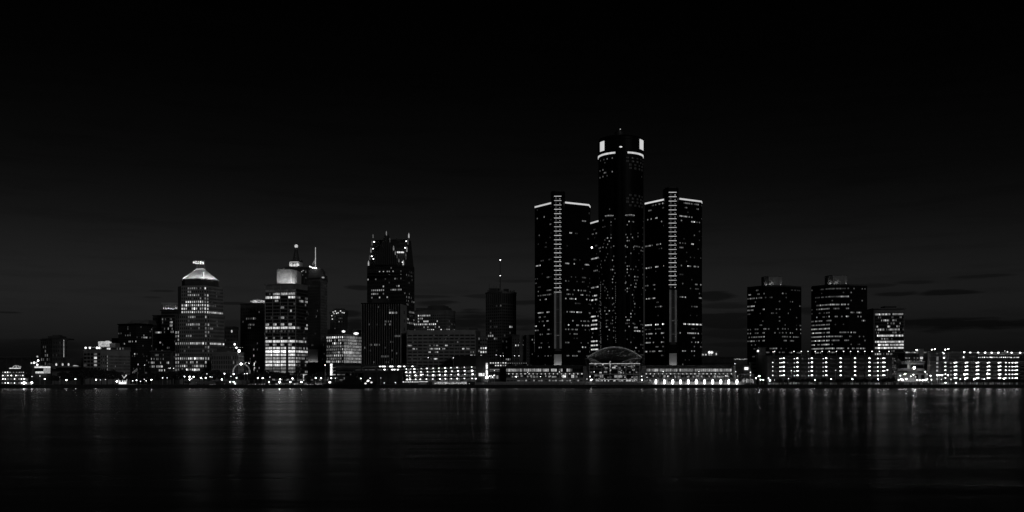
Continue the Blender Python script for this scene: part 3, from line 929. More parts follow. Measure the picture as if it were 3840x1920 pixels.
prof = [(-hw0, zb_), (hw0, zb_), (hw0 * .80, zb_ + (az_ - zb_) * .24), (hw0 * .62, zb_ + (az_ - zb_) * .40), (hw0 * .36, zb_ + (az_ - zb_) * .68), (hw0 * .12, zb_ + (az_ - zb_) * .9), (0, az_),
        (-hw0 * .12, zb_ + (az_ - zb_) * .9), (-hw0 * .36, zb_ + (az_ - zb_) * .68), (-hw0 * .62, zb_ + (az_ - zb_) * .40), (-hw0 * .80, zb_ + (az_ - zb_) * .24)]
n_ = len(prof)
g.add([(ax + x, yf + abs(x) * .07, z) for x, z in prof] + [(ax + x, ybk, z) for x, z in prof], [tuple(range(n_)), tuple(range(2 * n_ - 1, n_ - 1, -1))] + [(i, i + n_, (i + 1) % n_ + n_, (i + 1) % n_) for i in range(n_)])
B.extra('front_gable', g, 'stone_black')
g = MB()
for k in range(-5, 6):
    x = k * hw0 / 6
    g.bx(ax + x - .28, ax + x + .28, yf - .5, yf + .4 + abs(x) * .07, zb_, zb_ + (az_ - zb_) * (1 - abs(k) / 6) * .88)
B.extra('gable_mullions', g, 'stone_dark')


def spire(px, py0, py1, Y, lv, wpx=3.0):
    x, z1, z0 = X(px, Y), Z(py0, Y), Z(py1, Y)
    w = wpx / 2 * Y / F
    m = MB()
    m.frustum([(x - w, Y - w), (x + w, Y - w), (x + w, Y + w), (x - w, Y + w)], z0, [(x - w * 1.1, Y - w), (x + w * 1.1, Y - w), (x + w * 1.1, Y + w), (x - w * 1.1, Y + w)], z0 + (z1 - z0) * .6)
    m.frustum([(x - w, Y - w), (x + w, Y - w), (x + w, Y + w), (x - w, Y + w)], z0 + (z1 - z0) * .6 + .02, [(x - .1, Y - .1), (x + .1, Y - .1), (x + .1, Y + .1), (x - .1, Y + .1)], z1)
    m.build('spire', LV[lv], B.t)  # spires glow themselves, the light on them put into emission


for px, a_, b_, l_ in ((1449, 866, 882, 2), (1462, 892, 909, 1), (1476, 921, 939, 2), (1482.5, 941, 955, 2), (1489, 951, 968, 1), (1496, 970, 983, 2),
                       (1399, 878, 892, 2), (1395, 901, 920, 1), (1391, 928, 947, 2), (1386.5, 956, 975, 1), (1382, 977, 996, 3),
                       (1533, 874, 892, 3), (1529.5, 896, 917, 1), (1525.5, 924, 944, 2), (1522, 950, 973, 1), (1512, 975, 994, 3)):
    spire(px, a_, b_, 999 if px < 1500 else 1000.5, l_, 4.2 if b_ - a_ > 17 else 3.2)
for px, py in ((1403, 907), (1399, 933), (1394, 961), (1400, 971)):
    MB().ball((X(px, 1008), 1008, Z(py, 1008)), .5, sx=1.5).build('roof_floodlight', 'lamp_mid', B.t)
for px, py in ((1523, 904), (1519, 929), (1510, 983)):
    MB().ball((X(px, 1000), 1000.5, Z(py, 1000)), .5, sx=1.4).build('roof_floodlight', 'lamp_mid', B.t)
b = MB(); block(b, 1489, 1501, 1003, 943, 948, 2); block(b, 1503, 1514, 1003, 943.5, 948, 2); B.extra('lit_dormer', b, LV[4])
b = MB(); block(b, 1484, 1487, 1010, 886, 893, 2); block(b, 1488, 1490, 1010, 889, 893, 2); B.extra('vent_stack', b, 'stone_mid')
b = MB(); block(b, 1377, 1523, 999, 1020, 1023, 14); block(b, 1377, 1523, 999, 1030, 1033, 14); B.extra('string_course', b, 'stone_black')
B.done()

# ------------------------------------------------------------------ tower with white fins
B = Building('fin_tower', 'black office tower striped by thin white vertical fins with concrete side wall', [(1357, 872), (1502, 870), (1524, 890)], 1137, 24, 'glass_black')
p_, u_, L_ = B.seg(0)
for k in range(18):
    s_ = L_ * k / 17
    B.extra('fin', MB().ob(p_, u_, s_ - .16, s_ + .16, 0, .7, LAND, B.ztop + .36), 'stone_light')
B.face(0, 34, 24, .9, .6, 2, 8, [('*', 0, 1, .015, 1), ([2], .7, .9, .9, 2), ([5, 6], .55, .75, .6, 2), ([10], .85, 1, .8, 2), ([13], .25, .42, .8, 2), ([17], .5, .7, .9, 1), ([20, 21, 22], .65, 1, .35, 3), ([21], .2, .3, .7, 3)], only_lit=True, frame='none')
B.extra('side_wall', MB().ob(B.pts[1], B.seg(1)[1], .2, B.seg(1)[2], 0, .4, LAND, B.ztop + .2), 'stone_light')
p_, u_, L_ = B.seg(1)
for k in range(10):
    B.extra('slit_window', MB().ob(p_, u_, L_ * .5, L_ * .5 + 2.2, .3, .5, B.ztop - 9 - k * 7.5, B.ztop - 6 - k * 7.5), 'glass_black')
b = MB(); block(b, 1394, 1460, 876, 1119, 1137, 12); B.extra('penthouse', b, 'concrete_dark')
B.done()

B = Building('link_building', 'narrow dark building with one bright white storey between fin tower and grid block', [(1500, 900), (1530, 900)], 1255, 20, 'stone_dark')
B.face(0, 3, 9, .9, .6, 2, 6, [('*', 0, 1, .1, 0), ([2], 0, 1, .6, 1)])
for (a_, c_) in ((1502, 1510.5), (1511.5, 1526.5)):
    b = MB(); block(b, a_, c_, 897, 1329, 1340, 2); B.extra('lit_storey', b, LV[3])
B.done()

# ------------------------------------------------------------------ wide grid block and hotel behind
B = Building('hotel', 'dark hotel with stepped rooftop and scattered bright square windows', [(1545, 1030), (1672, 1020), (1706, 1034)], 1164, 30, 'stone_mid')
lh = [('*', 0, 1, .22, 2), ([0], .1, .62, .5, 4), ([1], .0, .5, .6, 4), ([2], .1, .75, .4, 4), ([3], 0, .85, .65, 4), ([5], .2, .9, .4, 4), ([4, 6], .1, .9, .4, 3)]
B.face(0, 18, 22, .5, .5, 3.5, 6, lh)
B.face(1, 7, 22, .45, .5, 3.5, 8, [('*', 0, 1, .1, 1), ([5, 6], 0, 1, .6, 3)])
b = MB(); block(b, 1560, 1690, 1026, 1155, 1165, 18); block(b, 1604, 1680, 1028, 1148, 1156, 14); block(b, 1613, 1670, 1030, 1145, 1149, 10); B.extra('roof_steps', b, 'stone_dark')
B.done()

B = Building('grid_block', 'wide concrete office block with a regular grid of dark window bays, few lit', [(1527, 862), (1783, 856), (1800, 868)], 1238, 30, 'stone_mid', core='glass_black')
rb = {3: [(0, .08, .9, 3), (.3, .6, .25, 2), (.55, .6, .8, 4)], 4: [(.08, .16, .8, 3), (.32, .46, .9, 3), (.46, .55, .5, 3), (.8, .94, .85, 3)], 5: [(.31, .47, .75, 3), (.88, .98, .3, 2)], 6: [(.9, 1, .6, 3)], 7: [(.38, .44, .8, 4)], 2: [(.72, .77, .7, 2)]}
sg = [('*', 0, 1, .02, 0)]
for k, l_ in rb.items():
    for a_, b_, p2_, v_ in l_:
        sg.append(([k], a_, b_, p2_, v_))
B.face(0, 52, 10, .94, .6, 3.0, 15.0, sg, frame='stone_light', depth=.3)
p_, u_, L_ = B.seg(0)
for k in range(14):
    s_ = L_ * k / 13
    B.extra('pier', MB().ob(p_, u_, s_ - .35, s_ + .35, 0, .6, LAND, B.ztop - 3), 'stone_light')
for k in range(11):
    z_ = LAND + 15 + k * (B.ztop - 3 - LAND - 15) / 10
    B.extra('spandrel', MB().ob(p_, u_, 0, L_, .1, .42, z_ - .85, z_ + .85), 'stone_light')
B.extra('attic_wall', MB().ob(p_, u_, 0, L_, 0, .5, B.ztop - 3.0, B.ztop), 'stone_light')
p_, u_, L_ = B.seg(1)
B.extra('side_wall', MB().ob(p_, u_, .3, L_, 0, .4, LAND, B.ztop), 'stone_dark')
for k in range(6):
    B.extra('side_window', MB().ob(p_, u_, L_ * .55, L_ * .8, .3, .5, B.ztop - 8 - k * 3.6, B.ztop - 6.2 - k * 3.6), LV[2] if k in (0, 3, 5) else 'glass_dark')
b = MB(); block(b, 1758, 1790, 864, 1231, 1239, 10); B.extra('roof_house', b, 'stone_dark')
B.done()

B = Building('small_office', 'small pale office with a column of lit windows beside the antenna tower', [(1800, 925), (1826, 925)], 1261, 20, 'stone_mid')
B.face(0, 3, 9, .6, .45, 2, 10, [('*', 0, 1, .2, 1), ([2, 3, 4, 5], 0, 1, .8, 4), ([6, 7], 0, 1, .6, 3)])
B.done()

# ------------------------------------------------------------------ antenna tower and apartments
B = Building('office_tower', 'grey gridded tower carrying tall antenna mast with a white light at its tip', [(1822, 968), (1882, 955), (1935, 966)], 1094, 30, 'stone_mid')
B.face(0, 8, 24, .68, .6, 12, 8, [('*', 0, 1, .03, 0), ([10], .1, .5, .7, 3), ([11], 0, .9, .35, 2), ([20], .3, .9, .2, 2)])
B.face(1, 8, 24, .68, .6, 12, 8, [('*', 0, 1, .02, 0), ([7], .5, .8, .9, 4), ([18], .1, .6, .5, 2), ([20], .2, .5, .4, 3)], frame='stone_dark')
for i_ in (0, 1):
    B.face(i_, 8, 1, .5, .95, z0=B.ztop - 11.4, z1=B.ztop - 1.2, lit=[], frame='stone_mid' if i_ == 0 else 'stone_dark')
b = MB()
for k in range(16):
    px = 1828 + k * 6.5
    block(b, px, px + 4, 962, 1088 + (k * 7) % 5, 1095, 3)
block(b, 1833, 1872, 966, 1081, 1095, 10); block(b, 1888, 1908, 966, 1083, 1095, 8)
B.extra('roof_plant', b, 'stone_dark')
for px, py in ((1835, 1064), (1850, 1068), (1856, 1070), (1842, 1074), (1862, 1072)):
    MB().tube((X(px, 964), 964, Z(1090, 964)), (X(px, 964), 964, Z(py, 964)), .2, .1).build('antenna', 'metal_dark', B.t)
MS = MB().tube((X(1875.5, 964), 964, Z(1090, 964)), (X(1876, 964), 964, Z(976, 964)), .55, .25).build('mast', 'metal_dark', B.t)
MB().ball((X(1876, 964), 964, Z(975, 964)), .55).build('beacon', 'lamp_mid', MS)
MB().ball((X(1875.7, 964), 964, Z(1034, 964)), .5).build('beacon', 'lamp_mid', MS)
B.done()

B = Building('apartment_block', 'pale stone apartment block split by a dark recess, left of the round-tower complex', [(1920, 935), (1949, 930), (1972, 942), (1974, 930), (2008, 938)], 1256, 20, 'stone_mid', near=1)
B.face(0, 3, 13, .4, .5, 3, 8, [('*', 0, 1, .12, 1), ([1, 2], .3, 1, .6, 4)])
B.face(3, 4, 13, .4, .5, 3, 8, [('*', 0, 1, .15, 2), ([0, 1], .5, 1, .6, 3)])
B.extra('lit_edge', MB().ob(B.pts[3], B.seg(3)[1], B.seg(3)[2] - 1.8, B.seg(3)[2] - .5, .3, .6, Z(1320, 934), Z(1256, 934)), LV[0])  # wall edge glows faintly, the light on it put into emission
b = MB(); block(b, 1949.5, 1972, 938, 1258, 1350, 3); B.extra('recess_wall', b, 'stone_dark')
for py in (1275, 1292, 1310, 1325, 1342):
    MB().bx(X(1960, 937), X(1963, 937), 937, 938.1, Z(py + 4, 937), Z(py, 937)).build('recess_window', LV[3] if py in (1275, 1292) else LV[0], B.t)
B.done()

# ------------------------------------------------------------------ the round-tower complex
def complex_tower(label, corners, ytop, spec, shaft, stripes, pyl, seed):
    t = Building('glass_tower', label, corners, ytop, 30, 'glass_black', group='outer towers of the round-tower complex', near=2, cap=False)
    nr = 38
    for i in range(len(corners) - 1):
        if i == 1:
            continue
        L = t.seg(i)[2]
        c = max(2, int(round(L / 1.55)))
        p, u, _ = t.seg(i)
        mul = MB()
        z0, z1 = LAND + 12, t.ztop - 1.9
        for k in range(c + 1):
            mul.ob(p, u, L * k / c - .06, L * k / c + .06, 0, .16, z0, z1)
        for k in range(nr + 1):
            z = z0 + (z1 - z0) * k / nr
            mul.ob(p, u, 0, L, 0, .12, z - .45, z + .35)
        t.extra('mullion_grid', mul, 'glass_black')
        t.face(i, c, nr, .66, .28, lit=[(r_, a_, b__, p__ * .74, l_) for r_, a_, b__, p__, l_ in spec], only_lit=True, frame='none', z0=z0, z1=z1)
        t.extra('light_band', MB().ob(p, u, 0, L, -.4, .35, t.ztop - 1.45, t.ztop), 'strip_light')
        t.extra('band_coping', MB().ob(p, u, 0, L, -.6, .1, t.ztop + .01, t.ztop + .3), 'metal_dark')
    # lift shaft between the two faces
    a, b_, ys, yt = shaft
    xm, hw = (X(a, ys) + X(b_, ys)) / 2, (X(b_, ys) - X(a, ys)) / 2
    oc = [(xm - hw, ys + 5), (xm - hw * .72, ys + 1), (xm - hw * .5, ys), (xm + hw * .5, ys), (xm + hw * .72, ys + 1), (xm + hw, ys + 5), (xm + hw, ys + 16), (xm - hw, ys + 16)]
    t.extra('lift_shaft', MB().prism(oc, LAND, Z(yt, ys)), 'glass_black')
    MB().prism([(xm + (x - xm) * 1.02, y - .1) for x, y in oc], Z(yt, ys) + .01, Z(yt, ys) + .7).build('shaft_cap', 'metal_dark', t.t)
    b2 = MB()
    for k in range(4):
        b2.tube((xm - hw * .5 + k * .8, ys + 6, Z(yt, ys)), (xm - hw * .4 + k * 1.3, ys + 6, Z(yt - 14 + k * 4, ys)), .2, .1)
    t.extra('antennas', b2, 'metal_dark')
    pa, pb, y0, pitch, n = stripes
    rr = random.Random(seed)
    yy = ys - .35
    for k in range(n):
        py = y0 + k * pitch
        MB().bx(X(pa, yy), X(pb, yy), yy - .15, yy + .3, Z(py + .9, yy), Z(py - .9, yy)).build('light_strip', 'strip_bright', t.t)
        # landing behind the lift glass: faint car, cable guides and a lamp
        MB().bx(X(pa + 1, yy), X(pb - 1, yy), yy + .1, yy + .32, Z(py + pitch - 2.5, yy), Z(py + 2.5, yy)).build('lift_glazing', 'glass_dark', t.t)
        MB().bx(X(pa + 4, yy), X(pa + 10, yy), yy, yy + .2, Z(py + pitch - 4, yy), Z(py + 3, yy)).build('lift_car', LV[0], t.t)
        MB().ball((X(pb - 5.5, yy), yy, Z(py + pitch * .62, yy)), .3).build('landing_lamp', LV[4 if rr.random() < .7 else 3], t.t)
    # concrete pylon below; floodlight put into its white jambs, shade into its dark back
    qa, qb, q0, q1, feats = pyl
    yq = ys - 1.2
    xa, xb = X(qa, yq), X(qb, yq)
    iw = (xb - xa) * .27
    t.extra('pylon_jamb', MB().bx(xa, xa + iw, yq, ys + 2, Z(feats[-1][0], yq), Z(q0, yq)), 'paint_white')
    t.extra('pylon_jamb', MB().bx(xb - iw, xb, yq, ys + 2, Z(feats[-1][0], yq), Z(q0, yq)), 'paint_white')
    t.extra('pylon_back', MB().bx(xa + iw - .01, xb - iw + .01, ys - .3, ys + 1, Z(feats[-1][0], yq), Z(q0, yq) - .02), 'stone_dark')
    for (py, lv) in feats[:-1]:
        MB().bx(xa + iw - .05, xb - iw + .05, yq - .05, ys, Z(py + 1, yq), Z(py, yq)).build('lintel', 'stone_light', t.t)
        if lv:
            MB().bx(xa + iw + .4, xb - iw - .4, yq + .05, ys - .35, Z(py - .6, yq), Z(py - .02, yq)).build('sill_uplight', LV[lv], t.t)
    pf = feats[-1][0]
    hd = MB()
    zt, zm = Z(pf, yq), Z(pf + 9, yq)
    hd.add([(xa + iw, yq + .1, zt), (xb - iw, yq + .1, zt), (xb, yq - .6, zm), (xa, yq - .6, zm), (xa + iw, ys + 1, zt), (xb - iw, ys + 1, zt), (xb, ys + 1, zm), (xa, ys + 1, zm)],
           [(3, 2, 1, 0), (0, 1, 5, 4), (1, 2, 6, 5), (2, 3, 7, 6), (3, 0, 4, 7), (4, 5, 6, 7)])
    t.extra('pylon_hood', hd, 'stone_dark')
    t.extra('pylon_void', MB().bx(xa + .2, xb - .2, ys - .4, ys + .5, Z(feats[-1][1], yq), zm), 'glass_black')
    t.extra('pylon_base', MB().bx(xa, xb, yq, ys + 2, LAND, Z(feats[-1][1], yq)), 'paint_white')
    flood(t.t, (xa + xb) / 2, yq - 4, LAND + 12.3, 2.0, 'pylon_floodlight', 1.0, 'flood')
    t.extra('podium_collar', MB().prism([(x * 1.0, y - 2) for x, y in t.pts[:2]] + [(x, y - 2) for x, y in t.pts[2:]] + [(t.pts[-1][0], t.pts[-1][1] + 10), (t.pts[0][0], t.pts[0][1] + 10)], LAND, LAND + 11.5), 'concrete_dark')
    t.done()
    return t


s1 = [('*', 0, 1, .07, 0), ([1, 2], 0, 1, .2, 2), ([3, 4], .4, 1, .35, 2), ([6], 0, .3, .3, 3), ([13], 0, .4, .8, 3), ([13], .8, 1, .6, 3), ([12], 0, 1, .2, 1), ([16], 0, 1, .45, 1), ([17], 0, 1, .35, 1), ([19, 20], 0, 1, .5, 2), ([21], 0, 1, .45, 3), ([22], 0, 1, .35, 1), ([24], 0, 1, .75, 3), ([25, 26], 0, 1, .28, 2), ([27], 0, 1, .6, 3), ([28, 29], 0, 1, .4, 2), ([31], 0, 1, .4, 1), ([32, 33], 0, 1, .22, 3), ([34], 0, 1, .2, 2)]  # upper lit rows include a diagonal reflection drawn as window glow
complex_tower('dark glass tower with white rim light, left of the tall round tower', [(2006, 924), (2069, 902), (2119, 900), (2208, 913), (2213, 924)], 756.5, s1, (2068, 2120, 893, 718), (2078, 2105, 735.7, 16.35, 23), (2078, 2106, 1096, 1362, [(1112, 0), (1160, 1), (1209, 0), (1258, 3), (1307, 1329)]), 3)
s3 = [('*', 0, 1, .05, 0), ([0], 0, .9, .6, 2), ([1], 0, 1, .5, 2), ([3], 0, .6, .6, 3), ([4], 0, 1, .35, 3), ([5, 6, 7], 0, 1, .12, 2), ([9, 10], 0, .4, .6, 2), ([9], .5, .8, .4, 3), ([14], 0, 1, .75, 3), ([14], 0, 1, .5, 3), ([18], 0, 1, .3, 2), ([19, 20], 0, 1, .25, 1), ([21], 0, 1, .6, 3), ([22, 23], 0, 1, .12, 2), ([27], 0, 1, .9, 4), ([28], 0, 1, .5, 1), ([29], 0, 1, .7, 3), ([30], 0, 1, .25, 2), ([31], 0, 1, .55, 3), ([32], 0, 1, .5, 2), ([33], 0, 1, .6, 3), ([34], 0, 1, .18, 2)]
complex_tower('dark glass tower with white rim light, right of the tall round tower', [(2418.7, 926), (2496.5, 903), (2548, 901), (2630, 915), (2632, 922)], 742.5, s3, (2496, 2548, 894, 704), (2508, 2537, 721, 16.5, 22), (2510, 2538, 1087, 1362, [(1103, 0), (1153, 1), (1203, 2), (1253, 2), (1283, 1325)]), 5)

B = Building('glass_tower', 'receding dark glass tower with rim light, half hidden behind the tall round tower', [(2205, 1040), (2244, 1020), (2250, 1040)], 826, 30, 'glass_black', group='outer towers of the round-tower complex', cap=False)
p_, u_, L_ = B.seg(0)
B.face(0, 16, 36, .8, .32, 2, 12, [('*', 0, 1, .05, 1), ([2], .3, 1, .4, 2), ([8], .3, 1, .9, 3), ([15], .3, 1, .9, 3), ([11], .3, 1, .3, 3), ([17, 18, 23, 24, 25], .3, .9, .85, 4), ([22, 28, 29, 30], .3, 1, .6, 4), ([33, 35], .3, .9, .8, 3)], only_lit=True, frame='none')
B.extra('light_band', MB().ob(p_, u_, 0, L_, -.4, .35, B.ztop - 1.5, B.ztop), 'strip_light')
B.extra('light_band', MB().ob(B.pts[1], B.seg(1)[1], 0, B.seg(1)[2], -.4, .35, B.ztop - 1.5, B.ztop), 'strip_light')
MB().ball((X(2220, 1016), 1018, Z(927, 1016)), .9).build('wall_lamp', 'lamp_mid', B.t)
B.done()

# tall round tower
CY, CR = 953.0, 21.6
cx_ = X(2327.6, CY)
t = thing('round_tower', 'tallest tower, dark glass cylinder with white ring and two glowing square panels', 'building', (cx_, CY - CR, LAND))
NS = 64
yfr = CY - CR
ztop = Z(504, yfr); zring = Z(570, yfr)
MB().lathe(cx_, CY, [(CR, LAND), (CR, ztop - 1.5), (CR - .6, ztop)], NS).build('wall', 'glass_black', t)
MB().lathe(cx_, CY, [(CR + .5, zring + 3), (CR + .5, ztop - 4), (CR + .2, ztop - 3.5)], NS).build('crown_drum', 'glass_black', t)
# ring of light, open at the front shaft
ring = MB(); ring2 = MB()
za, zb2 = Z(574.5, yfr), Z(568, yfr)
for k in range(NS):
    a0, a1 = 2 * math.pi * k / NS, 2 * math.pi * (k + 1) / NS
    am = (a0 + a1) / 2
    if abs(math.cos(am)) < .175 and math.sin(am) < 0:
        continue
    q = [(cx_ + r * math.cos(a), CY + r * math.sin(a)) for r, a in ((CR + .45, a0), (CR + .45, a1), (CR, a1), (CR, a0))]
    ring.prism(q, za, zb2)
ring.build('light_ring', 'strip_light', t)
for k, px0 in enumerate((0, 1)):
    ang = (R(-90 - 68), R(-90 - 51)) if k == 0 else (R(-90 + 48), R(-90 + 69))
    b = MB()
    z0_, z1_ = (Z(569 if k == 0 else 564, 943), Z(532 if k == 0 else 526, 943))
    z0_ += .3
    st = 5
    for q in range(st):
        a0 = ang[0] + (ang[1] - ang[0]) * q / st; a1 = ang[0] + (ang[1] - ang[0]) * (q + 1) / st
        b.prism([(cx_ + r * math.cos(a), CY + r * math.sin(a)) for r, a in ((CR + .9, a0), (CR + .9, a1), (CR + .5, a1), (CR + .5, a0))], z0_, z1_)
    b.build('glowing_panel', 'panel_white', t)
b = MB(); b.lathe(X(2321, 948), 948, [(4.1, ztop - .3), (4.1, Z(488, 940)), (3.0, Z(485, 940)), (2.6, Z(482, 940))], 16); b.tube((X(2326, 945), 945, Z(484, 940)), (X(2326, 945), 945, Z(480, 940)), .3)
b.build('roof_house', 'metal_dark', t)
MB().ball((X(2326, 945), 945, Z(479.5, 940)), .5).build('beacon', LV[4], t)
b = MB()
for k in range(18):
    a = R(-90 + (k - 9) * 8)
    b.tube((cx_ + (CR - 1) * math.cos(a), CY + (CR - 1) * math.sin(a), ztop - .5), (cx_ + (CR - 1) * math.cos(a), CY + (CR - 1) * math.sin(a), ztop + 1.0 + (k % 3) * .6), .2)
b.build('roof_rail', 'metal_dark', t)
sh = MB().lathe(X(2321, yfr), yfr + .6, [(3.4, LAND), (3.4, Z(545, yfr)), (2.4, Z(541, yfr))], 14)
sh.build('front_shaft', 'glass_black', t)
MB().ball((X(2328, yfr - 3), yfr - 2.6, Z(553, yfr)), 1.0, sx=1.5, sy=.4, sz=.7).build('shaft_lamp', LV[4], t)
# windows around the front half
nf = 61
fh = (Z(584, yfr) - (LAND + 20)) / nf
cols = 44
wins = []
for r_ in range(nf):
    z = Z(584, yfr) - (r_ + .5) * fh
    for c_ in range(cols):
        a = R(-90 - 82 + 164 * (c_ + .5) / cols)
        pxx = cx_ + CR * math.cos(a)
        f = c_ / cols
        if .40 < f < .52:
            continue
        p = .012 if r_ < 17 else (.05 if r_ < 28 else .10)
        lv = 1
        if r_ in (26, 27):
            p, lv = (.5, 2) if r_ == 26 else (.15, 2)
        if r_ in (0, 3, 4, 5) and f < .35:
            p, lv = .16, 2
        if .22 < f < .36 and r_ > 22:
            p *= 1.8
        if .56 < f < .72 and r_ > 22:
            p *= 2.0; lv = 2
        if f > .9 and r_ > 15:
            p *= 2.4; lv = 2
        if f < .08 and r_ > 22:
            p *= 2.2
        if r_ in (50, 51) and .58 < f < .8:
            p, lv = .7, 3
        chk = (r_ in (0, 1, 2, 3) or r_ in (11, 12, 13, 14)) and .54 < f < .95 and ((r_ // 2) + c_ // 2) % 2 == 0
        q = hsh(5, r_, c_)
        if q < p:
            l = max(0, min(5, lv + (-1 if hsh(6, r_, c_) < .35 else (1 if hsh(6, r_, c_) > .88 else 0))))
            wins.append((l, a, z))
        elif chk:
            wins.append((-2, a, z))
wins.sort(key=lambda q: -q[0])
faint = emit('lit_window_faint', .012, .3, .3)
for k, (l, a, z) in enumerate(wins[:300]):
    me = pane_mesh(.85, 1.25, l if l >= 0 else faint)
    inst('window', me, t, (cx_ + (CR + .05) * math.cos(a), CY + (CR + .05) * math.sin(a), z), a + math.pi / 2)
b = MB()
for (l, a, z) in wins[300:]:
    u = (-math.sin(a), math.cos(a))
    b.ob((cx_ + CR * math.cos(a), CY + CR * math.sin(a)), u, -.55, .55, 0, .12, z - .95, z + .95)
if wins[300:]:
    b.build('window_panes', [faint], t, kind='stuff')
ml = MB()
for k in range(23):
    a = R(-172 + 164 * k / 22)
    ml.ob((cx_ + CR * math.cos(a), CY + CR * math.sin(a)), (-math.sin(a), math.cos(a)), -.1, .1, 0, .25, LAND, Z(584, yfr))
ml.build('mullions', 'glass_black', t)
# the lower lobes with lit caps
for (pa, pb, pyt) in ((2273, 2304, 806), (2345, 2378, 806)):
    xm = (X(pa, yfr) + X(pb, yfr)) / 2; hw = (X(pb, yfr) - X(pa, yfr)) / 2
    yc = CY - math.sqrt(CR ** 2 - (xm - cx_) ** 2) + 1.2
    MB().lathe(xm, yc, [(hw, LAND), (hw, Z(pyt + 6, yfr)), (hw - .3, Z(pyt + 5, yfr))], 24).build('lobe', 'glass_black', t)
    MB().lathe(xm, yc, [(hw - .2, Z(pyt + 5, yfr) + .01), (hw + .25, Z(pyt + 4, yfr)), (hw + .2, Z(pyt, yfr)), (hw - 1.5, Z(pyt - 2, yfr))], 24).build('lobe_crown', LV[1], t)
    for k in range(9):
        a = R(-170 + 20 * k)
        MB().ball((xm + (hw + .3) * math.cos(a), yc + (hw + .3) * math.sin(a), Z(pyt + 1, yfr)), .4).build('crown_lamp', LV[3], t)
    for r_ in range(40):
        for k in range(6):
            a = R(-150 + 24 * k)
            if hsh(9, r_, k, int(pa)) < (.16 if r_ not in (5, 9, 16, 33) else .5):
                inst('window', pane_mesh(.8, 1.1, 1 + int(hsh(10, r_, k, int(pa)) * 2.6)), t, (xm + (hw + .05) * math.cos(a), yc + (hw + .05) * math.sin(a), Z(820 + r_ * 11.9, yfr)), a + math.pi / 2)
for px, y0, y1, n_ in ((2252.5, 1058, 1310, 58), (2308.5, 1060, 1290, 34)):
    b = MB()
    xx = X(px, yfr - 1 if px > 2300 else CY - 6)
    yy = (yfr - 3.2) if px > 2300 else CY - 9.6
    xx = X(px, yy)
    for k in range(n_):
        if hsh(11, k, int(px)) < .75:
            b.ball((xx + (hsh(12, k) - .5) * .7, yy, Z(y0 + (y1 - y0) * k / n_, yy)), .3, n=5, k=4)
    b.build('light_string', LV[2], t, kind='stuff')

